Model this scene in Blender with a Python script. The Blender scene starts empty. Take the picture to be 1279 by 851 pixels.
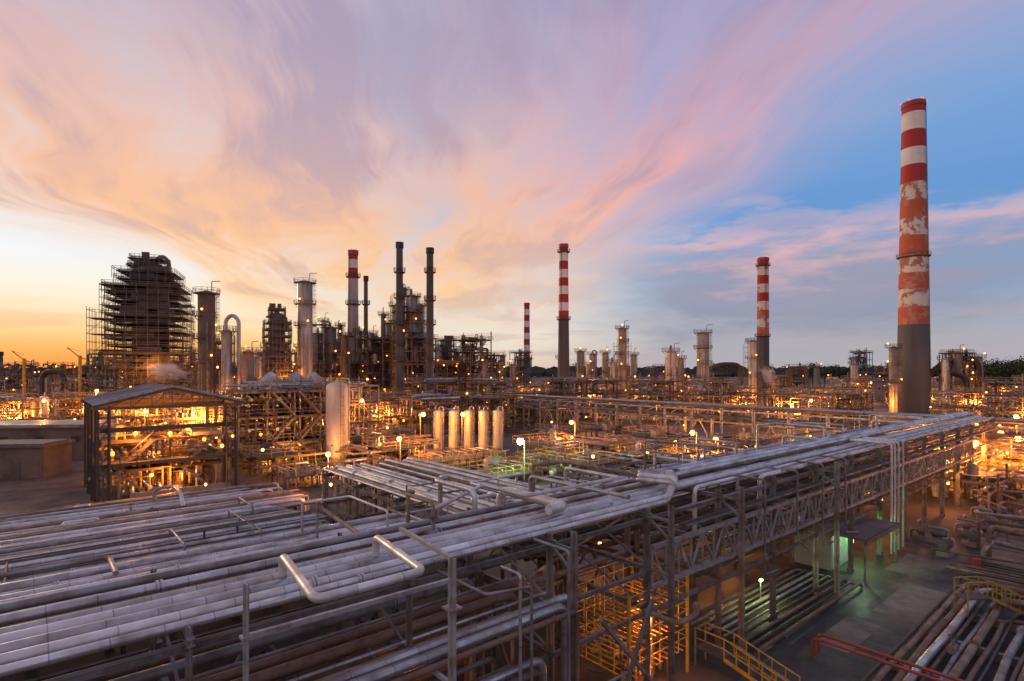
import bpy, math, random
from mathutils import Vector
R=random.Random(11)
TH=math.atan2(.647,.763); CA,SA=math.cos(TH),math.sin(TH)
def P(a,b): return (a*CA-b*SA, a*SA+b*CA)
def at(u,D): return ((u-639.5)/710.0*D, D)     # survey bearing + distance -> ground position
def hz(v,D): return 15-(v-462)/710.0*D          # surveyed height above ground
sc=bpy.context.scene
COL=sc.collection
CH={}
def link(o): COL.objects.link(o); return o
# ------------------------------------------------------------------ materials
def mat(name,c,rough=.6,metal=0.,c2=None,amt=.5,scale=.7,seam=0,var=.25,bump=0,streak=False,lo=.42,hi=.68,det=4):
    m=bpy.data.materials.new(name); m.use_nodes=True; nt=m.node_tree; N=nt.nodes; L=nt.links
    b=N['Principled BSDF']; b.inputs['Metallic'].default_value=metal
    tc=N.new('ShaderNodeTexCoord'); oi=N.new('ShaderNodeObjectInfo')
    w=N.new('ShaderNodeMath'); w.operation='MULTIPLY'; w.inputs[1].default_value=60; L.new(oi.outputs['Random'],w.inputs[0])
    mp=N.new('ShaderNodeVectorMath'); mp.operation='MULTIPLY_ADD'; L.new(tc.outputs['Object'],mp.inputs[0])
    mp.inputs[1].default_value=(1,1,.18) if streak else (1,1,1); L.new(w.outputs[0],mp.inputs[2])
    n=N.new('ShaderNodeTexNoise'); n.inputs['Scale'].default_value=scale; n.inputs['Detail'].default_value=det; n.inputs['Roughness'].default_value=.68
    L.new(mp.outputs[0],n.inputs['Vector'])
    rp=N.new('ShaderNodeMapRange'); rp.inputs[1].default_value=lo; rp.inputs[2].default_value=hi; rp.inputs[4].default_value=amt
    L.new(n.outputs['Fac'],rp.inputs[0]); am=rp
    mx=N.new('ShaderNodeMix'); mx.data_type='RGBA'; mx.inputs[6].default_value=(*c,1)
    c2=c2 or tuple(x*.45 for x in c); mx.inputs[7].default_value=(*c2,1); L.new(am.outputs[0],mx.inputs[0])
    mr=N.new('ShaderNodeMapRange'); mr.inputs[3].default_value=1-var; mr.inputs[4].default_value=1+var*.5; L.new(oi.outputs['Random'],mr.inputs[0])
    vm=N.new('ShaderNodeVectorMath'); vm.operation='SCALE'; L.new(mx.outputs[2],vm.inputs[0]); L.new(mr.outputs[0],vm.inputs['Scale'])
    out=vm.outputs[0]
    if seam:
        uv=N.new('ShaderNodeSeparateXYZ'); L.new(tc.outputs['UV'],uv.inputs[0])
        d=N.new('ShaderNodeMath'); d.operation='DIVIDE'; d.inputs[1].default_value=seam; L.new(uv.outputs[0],d.inputs[0])
        fr=N.new('ShaderNodeMath'); fr.operation='FRACT'; L.new(d.outputs[0],fr.inputs[0])
        lt=N.new('ShaderNodeMath'); lt.operation='LESS_THAN'; lt.inputs[1].default_value=.03/seam; L.new(fr.outputs[0],lt.inputs[0])
        fl=N.new('ShaderNodeMath'); fl.operation='FLOOR'; L.new(d.outputs[0],fl.inputs[0])
        wn=N.new('ShaderNodeTexWhiteNoise'); wn.noise_dimensions='2D'
        cb=N.new('ShaderNodeCombineXYZ'); L.new(fl.outputs[0],cb.inputs[0]); L.new(w.outputs[0],cb.inputs[1]); L.new(cb.outputs[0],wn.inputs['Vector'])
        m2=N.new('ShaderNodeMapRange'); m2.inputs[3].default_value=.84; m2.inputs[4].default_value=1.04; L.new(wn.outputs['Value'],m2.inputs[0])
        sb=N.new('ShaderNodeMath'); sb.operation='MULTIPLY'; sb.inputs[1].default_value=.4; L.new(lt.outputs[0],sb.inputs[0])
        s2=N.new('ShaderNodeMath'); s2.operation='SUBTRACT'; L.new(m2.outputs[0],s2.inputs[0]); L.new(sb.outputs[0],s2.inputs[1])
        v2=N.new('ShaderNodeVectorMath'); v2.operation='SCALE'; L.new(out,v2.inputs[0]); L.new(s2.outputs[0],v2.inputs['Scale']); out=v2.outputs[0]
    L.new(out,b.inputs['Base Color'])
    r2=N.new('ShaderNodeMapRange'); r2.inputs[3].default_value=max(0.05,rough-.08); r2.inputs[4].default_value=min(1,rough+.25); L.new(am.outputs[0],r2.inputs[0]); L.new(r2.outputs[0],b.inputs['Roughness'])
    if bump:
        n2=N.new('ShaderNodeTexNoise'); n2.inputs['Scale'].default_value=scale*8; n2.inputs['Detail'].default_value=3; L.new(tc.outputs['Object'],n2.inputs['Vector'])
        bp=N.new('ShaderNodeBump'); bp.inputs['Strength'].default_value=bump; bp.inputs['Distance'].default_value=.04; L.new(n2.outputs['Fac'],bp.inputs['Height']); L.new(bp.outputs[0],b.inputs['Normal'])
    return m
def emis(name,c,s):
    m=bpy.data.materials.new(name); m.use_nodes=True; nt=m.node_tree
    b=nt.nodes['Principled BSDF']; b.inputs['Base Color'].default_value=(.3,.3,.3,1)
    b.inputs['Emission Color'].default_value=(*c,1); b.inputs['Emission Strength'].default_value=s
    try: m.cycles.emission_sampling='NONE'
    except Exception: pass
    return m
ALU=mat('aluminium_cladding',(.66,.66,.655),.34,.7,(.24,.19,.16),.85,.55,seam=1.1,lo=.38,hi=.67,bump=.1)
ALUW=mat('pale_cladding',(.70,.69,.66),.40,.4,(.31,.245,.195),.8,.5,seam=1.3,lo=.40,hi=.69,bump=.1)
GREY=mat('grey_painted_pipe',(.29,.29,.295),.45,.3,(.15,.095,.07),.85,.8,lo=.38,hi=.64)
RUSTP=mat('rusty_pipe',(.19,.115,.08),.75,.15,(.085,.05,.035),.8,.9)
TAN=mat('tan_pipe',(.32,.235,.17),.65,.15,(.15,.085,.055),.85,.8,lo=.38,hi=.64)
DARK=mat('dark_pipe',(.08,.075,.07),.6,.3,(.13,.07,.045),.7,.9)
STEEL=mat('galvanised_steel',(.28,.28,.28),.5,.4,(.15,.09,.06),.8,1.2,lo=.38,hi=.62)
STEELW=mat('pale_steel_paint',(.43,.435,.43),.5,.3,(.21,.125,.08),.75,1.4,lo=.42,hi=.66)
DSTEEL=mat('dark_steel',(.10,.092,.087),.65,.2,(.14,.07,.042),.7,1.0)
DECK=mat('grating_deck',(.12,.11,.10),.8,.2,(.07,.05,.037),.6,1.0)
YEL=mat('yellow_paint',(.56,.35,.055),.5,0,(.26,.14,.045),.7,1.5)
REDP=mat('red_paint',(.34,.045,.035),.5,0,(.16,.06,.035),.7,1.5)
CONC=mat('concrete',(.29,.26,.225),.85,0,(.14,.115,.095),.8,.35,lo=.38,hi=.64)
WOOD=mat('scaffold_planks',(.11,.085,.068),.85,0,(.06,.045,.033),.7,.7)
SCAF=mat('scaffold_tube',(.18,.165,.15),.6,.3,(.11,.08,.055),.6,1)
BAND_R=mat('chimney_red',(.38,.022,.018),.7,0,(.30,.06,.04),.35,.16,var=0,lo=.5,hi=.75)
BAND_W=mat('chimney_white',(.74,.71,.66),.7,0,(.45,.33,.26),.5,.16,var=0,lo=.5,hi=.7)
BAND_O=mat('chimney_faded_red',(.46,.10,.04),.75,0,(.50,.36,.27),.6,.2,var=0,lo=.50,hi=.60,det=6)
BAND_W2=mat('chimney_flaking_white',(.66,.60,.52),.75,0,(.34,.13,.07),.9,.3,var=0,lo=.49,hi=.55,det=6)
CHGREY=mat('chimney_dark_concrete',(.10,.10,.105),.8,0,(.055,.05,.048),.6,.12,streak=True,var=0)
CHLG=mat('chimney_light_grey',(.44,.42,.40),.6,.1,(.24,.19,.16),.7,.14,streak=True,var=0)
SILV=mat('silver_vessel',(.50,.50,.49),.42,.5,(.23,.19,.16),.75,.4,streak=True,lo=.36,hi=.62)
TANKW=mat('white_vessel',(.58,.57,.54),.5,.1,(.30,.235,.18),.7,.4,streak=True)
COLM=mat('column_shell',(.26,.245,.23),.5,.3,(.15,.10,.075),.75,.35,streak=True)
BROWNC=mat('brown_column_shell',(.18,.135,.11),.6,.2,(.10,.07,.05),.7,.35,streak=True)
BLACKD=mat('black_duct',(.03,.028,.028),.5,.2,(.06,.04,.03),.5,.4)
ROOF=mat('sheet_roof',(.24,.23,.225),.45,.3,(.11,.08,.06),.8,.3,lo=.36,hi=.62)
GREENLITW=mat('green_lit_white_sheet',(.42,.47,.42),.6,0,(.22,.20,.16),.6,.6)  # white corrugated wall, with the green of the floodlight tinted into its colour
BARK=mat('bark',(.06,.045,.03),.9)
LEAF=mat('foliage',(.045,.07,.025),.8,0,(.02,.035,.012),.8,.5)
FAR=mat('far_woodland',(.05,.055,.05),.9,0,(.03,.033,.03),.8,.02)
BULB=emis('sodium_bulb',(1,.24,.025),9)
BULBY=emis('warm_bulb',(1,.42,.10),7)
BULBH=emis('sodium_flood_bulb',(1,.30,.045),14)
BULBG=emis('mercury_bulb',(.55,1,.30),14)
BULBR=emis('red_beacon',(1,.03,.01),4)
# ------------------------------------------------------------------ mesh builder
class M:
    def __init__(s): s.v=[];s.f=[];s.mi=[];s.sm=[];s.uv=[]
    def add(s,vs,fs,mat=0,smooth=False,uvs=None):
        o=len(s.v); s.v+=[tuple(x) for x in vs]
        for i,f in enumerate(fs):
            s.f.append([o+k for k in f]); s.mi.append(mat); s.sm.append(smooth); s.uv.append(uvs[i] if uvs else None)
        return s
    def box(s,c,d,mat=0,rz=0):
        x,y,z=d[0]/2,d[1]/2,d[2]/2; cs,sn=math.cos(rz),math.sin(rz); vs=[]
        for a,b,e in ((-x,-y,-z),(x,-y,-z),(x,y,-z),(-x,y,-z),(-x,-y,z),(x,-y,z),(x,y,z),(-x,y,z)):
            vs.append((c[0]+a*cs-b*sn,c[1]+a*sn+b*cs,c[2]+e))
        return s.add(vs,[(0,3,2,1),(4,5,6,7),(0,1,5,4),(1,2,6,5),(2,3,7,6),(3,0,4,7)],mat)
    def beam(s,p,q,w,h=None,mat=0):
        h=h or w; p=Vector(p);q=Vector(q);d=q-p
        if d.length<1e-4: return s
        d.normalize(); up=Vector((0,0,1)) if abs(d.z)<.95 else Vector((1,0,0))
        r=d.cross(up).normalized(); u=r.cross(d).normalized(); r=r*w/2; u=u*h/2
        vs=[p-r-u,p+r-u,p+r+u,p-r+u,q-r-u,q+r-u,q+r+u,q-r+u]
        return s.add(vs,[(0,1,2,3),(4,7,6,5),(0,4,5,1),(1,5,6,2),(2,6,7,3),(3,7,4,0)],mat)
    def hbeam(s,p,q,w,mat=0):
        p=Vector(p);q=Vector(q);d=(q-p).normalized(); up=Vector((0,0,1)) if abs(d.z)<.95 else Vector((0,1,0))
        r=d.cross(up).normalized(); u=r.cross(d).normalized()
        t=w*.12
        s.beam(p+u*(w/2),q+u*(w/2),w,t,mat); s.beam(p-u*(w/2),q-u*(w/2),w,t,mat); s.beam(p,q,t,w-t,mat); return s
    def tube(s,path,r,seg=8,bend=None,mat=0,caps=True):
        pts=[Vector(p) for p in path]
        if bend is None: bend=r*3
        out=[pts[0]]
        for i in range(1,len(pts)-1):
            a,b,c=pts[i-1],pts[i],pts[i+1]
            k=min(bend,(a-b).length*.48,(c-b).length*.48)
            p0=b+(a-b).normalized()*k; p2=b+(c-b).normalized()*k
            for t in (0,.25,.5,.75,1): out.append(p0*(1-t)**2+b*2*t*(1-t)+p2*t*t)
        out.append(pts[-1]); pts=out
        q=[pts[0]]
        for x in pts[1:]:
            if (x-q[-1]).length>1e-4: q.append(x)
        pts=q; n=len(pts)
        if n<2: return s
        tg=[]
        for i in range(n):
            d=(pts[min(i+1,n-1)]-pts[max(i-1,0)]); tg.append(d.normalized())
        up=Vector((0,0,1)) if abs(tg[0].z)<.9 else Vector((1,0,0))
        nr=tg[0].cross(up).normalized(); vs=[];ds=[0]
        for i in range(n):
            nr=(nr-tg[i]*nr.dot(tg[i]))
            if nr.length<1e-5: nr=tg[i].orthogonal()
            nr.normalize(); bn=tg[i].cross(nr)
            for k in range(seg):
                an=2*math.pi*k/seg; vs.append(pts[i]+(nr*math.cos(an)+bn*math.sin(an))*r)
            if i: ds.append(ds[-1]+(pts[i]-pts[i-1]).length)
        fs=[];uvs=[]
        for i in range(n-1):
            for k in range(seg):
                k2=(k+1)%seg; fs.append((i*seg+k,i*seg+k2,(i+1)*seg+k2,(i+1)*seg+k))
                uvs.append(((ds[i],k/seg),(ds[i],(k+1)/seg),(ds[i+1],(k+1)/seg),(ds[i+1],k/seg)))
        s.add(vs,fs,mat,True,uvs)
        if caps:
            s.add(vs[:seg],[tuple(range(seg))[::-1]],mat); s.add(vs[-seg:],[tuple(range(seg))],mat)
        return s
    def cyl(s,p,q,r,seg=10,mat=0): return s.tube([p,q],r,seg,mat=mat)
    def lathe(s,prof,seg=16,c=(0,0,0),mats=None,smooth=True,mat=0):
        for i in range(len(prof)-1):
            (r1,z1),(r2,z2)=prof[i],prof[i+1]; vs=[]
            for r,z in ((r1,z1),(r2,z2)):
                for k in range(seg):
                    an=2*math.pi*k/seg; vs.append((c[0]+r*math.cos(an),c[1]+r*math.sin(an),c[2]+z))
            s.add(vs,[(k,(k+1)%seg,seg+(k+1)%seg,seg+k) for k in range(seg)],mats[i] if mats else mat,smooth)
        return s
    def drumv(s,c,r,z0,z1,seg=16,mat=0):
        pr=[(0.01,z0)]
        for t in (30,60,90): pr.append((r*math.sin(math.radians(t)),z0+r*.45*(1-math.cos(math.radians(t)))))
        for t in (90,60,30,0): pr.append((max(.01,r*math.sin(math.radians(t))),z1-r*.45+r*.45*math.cos(math.radians(t))))
        return s.lathe(pr,seg,c,mat=mat)
    def drumh(s,c,r,l,ax=0,seg=14,mat=0):
        pr=[];L=l/2
        for t in (0,30,60,90): pr.append((-L+r*.5*(1-math.cos(math.radians(t))),max(.01,r*math.sin(math.radians(t)))))
        for t in (90,60,30,0): pr.append((L-r*.5*(1-math.cos(math.radians(t))),max(.01,r*math.sin(math.radians(t)))))
        vs=[]
        for x,q in pr:
            for k in range(seg):
                an=2*math.pi*k/seg; y=q*math.cos(an); z=q*math.sin(an)
                vs.append((c[0]+x,c[1]+y,c[2]+z) if ax==0 else (c[0]-y,c[1]+x,c[2]+z))
        n=len(pr); fs=[(i*seg+k,i*seg+(k+1)%seg,(i+1)*seg+(k+1)%seg,(i+1)*seg+k) for i in range(n-1) for k in range(seg)]
        return s.add(vs,[f[::-1] for f in fs],mat,True)
    def ball(s,c,r,seg=8,mat=0):
        pr=[(max(.001,r*math.sin(math.radians(t))),-r*math.cos(math.radians(t))) for t in (0,45,90,135,180)]
        return s.lathe(pr,seg,c,mat=mat)
    def rail(s,pts,h=1.1,t=.05,closed=False,step=1.6,mat=0):
        pts=[Vector(p) for p in pts]
        if closed: pts=pts+[pts[0]]
        for a,b in zip(pts[:-1],pts[1:]):
            n=max(1,int((b-a).length/step))
            for i in range(n+1):
                p=a.lerp(b,i/n); s.beam(p,p+Vector((0,0,h)),t,t,mat)
            for k in (h,h*.55): s.beam(a+Vector((0,0,k)),b+Vector((0,0,k)),t,t,mat)
        return s
    def ladder(s,x,y,z0,z1,dx=1,dy=0,w=.5,t=.06,cage=True,mat=0,lean=0.):
        px,py=-dy,dx; X=lambda z:(x-dx*lean*(z-z0),y-dy*lean*(z-z0))
        for sg in (1,-1):
            a=X(z0);b=X(z1); s.beam((a[0]+sg*px*w/2,a[1]+sg*py*w/2,z0),(b[0]+sg*px*w/2,b[1]+sg*py*w/2,z1),t,t,mat)
        z=z0+.5
        while z<z1: a=X(z); s.beam((a[0]+px*w/2,a[1]+py*w/2,z),(a[0]-px*w/2,a[1]-py*w/2,z),t*.6,t*.6,mat); z+=.6
        if cage:
            z=z0+2.5
            while z<z1:
                prev=None; c=X(z)
                for k in range(7):
                    an=math.pi*k/6; ca=math.cos(an)*.4; sa=math.sin(an)*.75
                    p=(c[0]+px*ca+dx*sa,c[1]+py*ca+dy*sa,z)
                    if prev: s.beam(prev,p,t*.7,t*.7,mat)
                    prev=p
                z+=1.4
            a=X(z0+2.5); b=X(z1)
            for k in (1,3,5):
                an=math.pi*k/6; ca=math.cos(an)*.4; sa=math.sin(an)*.75
                s.beam((a[0]+px*ca+dx*sa,a[1]+py*ca+dy*sa,z0+2.5),(b[0]+px*ca+dx*sa,b[1]+py*ca+dy*sa,z1),t*.7,t*.7,mat)
        return s
    def mesh(s,name,mats):
        me=bpy.data.meshes.new(name); me.from_pydata(s.v,[],s.f)
        me.polygons.foreach_set('material_index',s.mi); me.polygons.foreach_set('use_smooth',s.sm)
        uv=me.uv_layers.new(name='UVMap'); buf=[]
        for f,u in zip(s.f,s.uv):
            if u:
                for x in u: buf+=[x[0],x[1]]
            else: buf+=[.5,.5]*len(f)
        uv.data.foreach_set('uv',buf)
        for m in (mats if isinstance(mats,(list,tuple)) else [mats]): me.materials.append(m)
        me.update(); return me
    def part(s,name,mats,parent,label=None):
        o=link(bpy.data.objects.new(name,s.mesh(name,mats)))
        o.parent=parent; CH.setdefault(parent.name,[]).append(o)
        if label: o['label']=label
        return o
    def solo(s,name,mats,label,cat,xy=(0,0),z=0,rot=TH,group=None,kind=None):
        o=link(bpy.data.objects.new(name,s.mesh(name,mats))); o.location=(xy[0],xy[1],z); o.rotation_euler=(0,0,rot)
        o['label']=label;o['category']=cat
        if kind: o['kind']=kind
        if group: o['group']=group
        return o
def thing(name,label,cat,xy,rot=TH,group=None):
    o=link(bpy.data.objects.new(name,None)); o.empty_display_size=.5; o.location=(xy[0],xy[1],0); o.rotation_euler=(0,0,rot)
    o['label']=label;o['category']=cat
    if group:o['group']=group
    return o
def clone(src,xy,rot=TH,z=0,label=None):
    n=src.copy(); link(n); n.location=(xy[0],xy[1],z); n.rotation_euler=(0,0,rot)
    if label: n['label']=label
    def rec(a,b):
        for c in CH.get(a.name,[]):
            d=c.copy(); link(d); d.parent=b; CH.setdefault(b.name,[]).append(d); rec(c,d)
    rec(src,n); return n
OR=(1,.31,.045)
def light(parent,pos,e,c=OR,r=.4):
    key=(round(e),c,r)
    l=LD.get(key)
    if not l:
        l=bpy.data.lights.new('sodium_light','POINT'); l.energy=e; l.color=c; l.shadow_soft_size=r; LD[key]=l
    o=link(bpy.data.objects.new('lamp_light',l)); o.location=pos
    if parent: o.parent=parent; CH.setdefault(parent.name,[]).append(o)
    return o
LD={}
# ------------------------------------------------------------------ ground
g=M(); g.add([(-4000,-300,0),(4000,-300,0),(4000,6000,0),(-4000,6000,0)],[(0,1,2,3)])
GM=mat('ground_dirt_concrete',(.12,.09,.07),.8,0,(.045,.038,.034),.9,.09,var=0,bump=.3,lo=.36,hi=.62,det=7)
g.solo('ground',GM,'stained brown concrete and dirt ground of the plant','ground',rot=0,kind='structure')
def slab(name,a0,a1,b0,b1,z,m,label):
    q=M(); q.add([(a0,b0,z),(a1,b0,z),(a1,b1,z),(a0,b1,z)],[(0,1,2,3)]); q.solo(name,m,label,name,kind='structure')
ASPH=mat('wet_asphalt',(.075,.065,.058),.55,0,(.025,.023,.022),.9,.16,var=0,bump=.35,lo=.38,hi=.62,det=7)
slab('road',10,140,-16,13,.004,ASPH,'dark wet asphalt yard road')
slab('road',26,62,13.02,21,.004,ASPH,'dark asphalt apron beneath the pipe rack')
PATCH=mat('pale_concrete_patch',(.20,.165,.135),.75,0,(.08,.065,.055),.9,.4,var=.15,lo=.38,hi=.66,det=6)
for a0,a1,b0,b1 in ((40,47,8.5,12.5),(55,61.5,6,10.6),(33,38,11.4,13.2),(49,54.6,11.6,14.5),(62,66,8,12)):
    slab('pavement',a0,a1,b0,b1,.010,PATCH,'worn concrete patch in the asphalt yard')
WARMC=mat('process_paving',(.12,.085,.062),.75,0,(.05,.036,.03),.9,.2,var=0,lo=.36,hi=.62,det=6)
slab('pavement',26,94,34,112,.006,WARMC,'oily concrete paving of the process yard')
slab('pavement',-70,22,76,140,.006,WARMC,'worn concrete paving around the open shed')
slab('pavement',67,94,-16,14,.014,WARMC,'oily concrete paving around the pumps')
# ------------------------------------------------------------------ pipes
def pipe(path,r,m,label,group,seg=12,fl=True,bend=None,name='pipe'):
    o=Vector(path[0]); q=M(); pp=[tuple(Vector(p)-o) for p in path]
    q.tube(pp,r,seg,bend)
    if fl:
        for a,b in zip(pp[:-1],pp[1:]):
            a=Vector(a);b=Vector(b);L=(b-a).length
            if L>6 and R.random()<.6:
                for j in range(max(1,int(L/30))):
                    k=R.uniform(.1,.95); d=(b-a).normalized(); p=a.lerp(b,k)
                    q.cyl(p-d*.09,p-d*.02,r*1.5,seg); q.cyl(p+d*.02,p+d*.09,r*1.5,seg)
    x,y=P(o.x,o.y)
    return q.solo(name,m,label,'pipe',(x,y),o.z,group=group)
LAB={ALU.name:'silver aluminium clad pipe',ALUW.name:'pale clad insulated pipe',GREY.name:'grey painted steel pipe',RUSTP.name:'rusty brown steel pipe',DARK.name:'dark weathered steel pipe',TAN.name:'rusty tan steel pipe'}
def lab(m,t): return LAB[m.name]+' '+t
Gp='long pipes on the main pipe rack'
ub=[(16.15,.12,ALU),(16.6,.16,ALUW),(17.1,.18,ALU),(17.65,.19,ALUW),(18.2,.17,ALU),(18.6,.09,GREY),(18.9,.07,RUSTP),(19.3,.15,ALU),(19.68,.06,TAN),(19.95,.06,ALUW),(20.35,.13,GREY),(20.75,.08,ALU)]
for i,(b,r,m) in enumerate(ub):
    z=8.5+r
    if i in (0,1,2):
        k=23.6+i*.75; s=.9
        pipe([(-14,b,z),(k,b,z),(k+s,b+.2,z+.75),(k+.2,b+2.0,z+.75),(k+1.1,b+2.2,z+.5),(97.5-i,b+2.2,z+.5)],r,m,lab(m,'stepping up on upper rack'),Gp,14,bend=.25)
    else:
        pipe([(-14,b,z),(98,b,z)],r,m,lab(m,'running along the upper rack deck'),Gp,12)
for b,r,m in ((16.2,.15,ALU),(16.65,.1,GREY),(17.05,.12,ALUW),(17.5,.08,RUSTP)):
    k=27+R.random()*6
    pipe([(k,b,6.2),(k,b,8.5+r),(97,b,8.5+r)],r,m,lab(m,'rising onto the upper rack deck'),Gp,12)
def bed(b0,b1,z,a0,endf,rs,ms,label,group,gaps=(.05,.09,.16,.3),loops=.25,loopr=(0,14),drop=None,seg=10):
    b=b0
    while b<b1:
        r=R.choice(rs); m=R.choice(ms); b+=r; e=endf(b)
        p=[(a0,b,z+r)]
        if R.random()<loops:
            k=R.uniform(*loopr); h=R.uniform(.4,.8); w=R.uniform(1,2.4)
            p+=[(k,b,z+r),(k,b,z+r+h),(k+w,b,z+r+h),(k+w,b,z+r)]
        p.append((e,b,z+r))
        if drop is not None: p.append((e,b,drop))
        pipe(p,r,m,lab(m,label),group,seg)
        b+=r+R.choice(gaps)
Gm='pipes on the middle rack deck'
sm_=(.05,.07,.09,.11,.14,.17)
ZM=6.2
bed(22.0,26.6,ZM,-34,lambda b:97-R.random()*2,sm_,(ALU,ALUW,GREY,GREY,RUSTP,TAN),'on the middle rack deck',Gm,gaps=(.04,.08,.14),loops=.2,loopr=(26,80))
bed(26.9,30.6,ZM,-34,lambda b:97-R.random()*2,(.06,.09,.12,.16),(ALU,ALU,ALUW,GREY),'on the middle rack deck',Gm,gaps=(.04,.08,.14),loops=.2,loopr=(26,80))
bed(30.9,36.8,5.0,-34,lambda b:16-R.random()*2,(.06,.09,.12,.16),(RUSTP,TAN,GREY,DARK,ALU,ALUW),'on the sunken rack deck',Gm,gaps=(.05,.1,.2),drop=.5,loops=.08)
bed(37.2,46.2,5.0,-48,lambda b:16-(b-36)*.4,(.07,.09,.12,.15),(ALU,ALUW,ALU,ALUW,GREY,TAN),'on the pale pipe deck',Gm,gaps=(.03,.07,.12),loops=.04,loopr=(-6,8),drop=1.5)
bed(22.2,30.2,4.3,21,lambda b:95,(.12,.18,.22),(GREY,RUSTP,ALU),'on the lower rack deck',Gm,gaps=(.2,.5,.9),loops=0,seg=8)
for zz,bs in ((6.1,(14.3,14.8,15.3,15.8,16.3,16.9,17.7,18.3,19.1,19.9,20.6)),(4.3,(14.1,14.6,15.1,15.6,16.4,17.3,18.2,19.3,20.2)),(2.4,(14.2,14.9,15.5,16.6,17.7,19,20))):
    for b in bs:
        r=R.choice((.07,.1,.14,.17)); m=R.choice((RUSTP,GREY,DARK,TAN,ALU))
        e=16.5-R.random()*3.5
        pipe([(-14,b,zz+r),(e,b,zz+r),(e,b,.5)],r,m,lab(m,'below the upper deck'),'old pipes under the rack',10)
for zz,bs in ((5.5,(16.4,16.8,17.3,17.9,18.4,19.0,19.7,20.4)),(7.0,(16.3,16.8,17.4,18.1,18.7,19.5,20.3)),(4.2,(16.3,17,17.8,18.7,19.6,20.6))):
    for b in bs:
        r=R.choice((.07,.1,.15)); m=R.choice((GREY,ALU,RUSTP,DARK)); s0=26+R.random()*5
        pipe([(s0,b,zz+r),(96,b,zz+r)],r,m,lab(m,'inside the truss of the rack'),Gp,8)
bed(46.8,58,3.7,-66,lambda b:20-R.random()*6,(.09,.12,.15,.19),(ALU,ALUW,ALU,GREY,RUSTP,ALUW,TAN),'on the low pipe rack','pipes on the low pipe rack',gaps=(.04,.08,.15),loops=.04,loopr=(-12,8),drop=.4,seg=8)
bed(59,74,.5,-80,lambda b:R.uniform(14,24),(.1,.16,.22,.28),(RUSTP,GREY,DARK,TAN,ALU),'on ground sleepers','pipes on ground sleepers',gaps=(.15,.3,.6),loops=.05,seg=8)
a=17.3
while a<25:
    r=R.choice((.05,.08,.11,.15)); m=R.choice((ALU,ALUW,GREY,RUSTP,ALU)); a+=r
    e=44-R.random()*2
    pipe([(a,R.uniform(20.5,26),7.2+r),(a,e,7.2+r),(a,e,1)],r,m,lab(m,'crossing above, dropping down'),'pipes on the crossing rack',10)
    a+=r+R.choice((.06,.12,.25))
for zz,n in ((8.1,13),(6.0,8)):
    for i in range(n):
        a=95.8+i*6.4/n+.2; r=R.choice((.1,.15,.2)); m=R.choice((ALU,ALUW,GREY,RUSTP))
        pipe([(a,-30,zz+r),(a,118,zz+r)],r,m,lab(m,'on the long crossing rack'),'pipes on the far crossing rack',8)
pipe([(5.7,17.2,8.9),(5.7,17.2,9.5),(5.2,13.4,9.5),(8.2,13.4,9.5),(8.7,17.2,9.5),(8.7,17.2,8.9)],.12,ALUW,'pale insulated pipe looping above the rack edge',None,16,False,.32)
pipe([(10.9,19.8,7.6),(11.4,28.6,7.9)],.1,TAN,'rusty tan pipe laid across the rack deck',None,10,False)
pipe([(11.2,28.6,6.2),(11.2,28.6,8.2)],.06,STEEL,'short grey upright post on deck',None,8,False)
pipe([(16.4,17,9.2),(17.4,17,9.2),(17.4,21.4,9.2),(17.4,21.4,7)],.22,ALUW,'fat pale insulated pipe crossing the upper deck',None,16,False)
pipe([(13.5,21.2,8.9),(16.2,21.2,9.6),(16.2,18.2,9.6),(22.5,18.2,9.6),(22.5,22,9.6),(22.5,22,7.6)],.09,ALUW,'pale pipe loop raised above the upper deck',None,12,False)
pipe([(20.8,16.3,9.2),(20.8,23,9.2),(20.8,23,8)],.11,ALU,'silver pipe crossing above the deck',None,12,False)
pipe([(12.4,15.2,8.2),(12.4,14.2,8.2),(12.4,14.2,1)],.06,ALU,'thin silver pipe dropping down the rack side',None,12,False)
pipe([(10.2,15.8,8.4),(10.2,13.2,8.4),(12.0,13.2,8.2),(12.0,13.2,5.0),(12.6,13.2,4.8)],.05,STEEL,'thin grey pipe dropping and turning',None,12,False)
pipe([(14.5,15.8,8.6),(14.5,14,8.6),(14.5,14,3.2),(18,14,3.2)],.06,STEEL,'thin grey pipe dropping and turning',None,12,False)
pipe([(2,21,8.8),(2,23,8.8),(-9,23,8.8)],.08,STEEL,'grey pipe over the middle deck',None,12,False)
pipe([(20.6,15.3,4.4),(20.6,13.6,4.4),(22.0,13.6,4.4),(22.0,13.6,4.9)],.12,TAN,'tan curved vent pipe beside the rack',None,14,False)
for i,a in enumerate((52.4,53.2,54.1,55.3)):
    pipe([(a,18,9.1),(a,15.0,9.1),(a,15.0,.3)],.08,ALUW,'thin pale pipe dropping vertically beside the rack','vertical drop pipes beside the rack',12,False)
for i in range(4):
    a=31+i*4.1+R.random()
    pipe([(a,17,8.8),(a,15.2,8.8),(a,15.2,R.uniform(3,5)),(a+R.uniform(1,3),15.2,R.uniform(3,4))],.06,STEEL,'grey pipe dropping vertically beside the rack','vertical drop pipes beside the rack',10,False)
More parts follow.
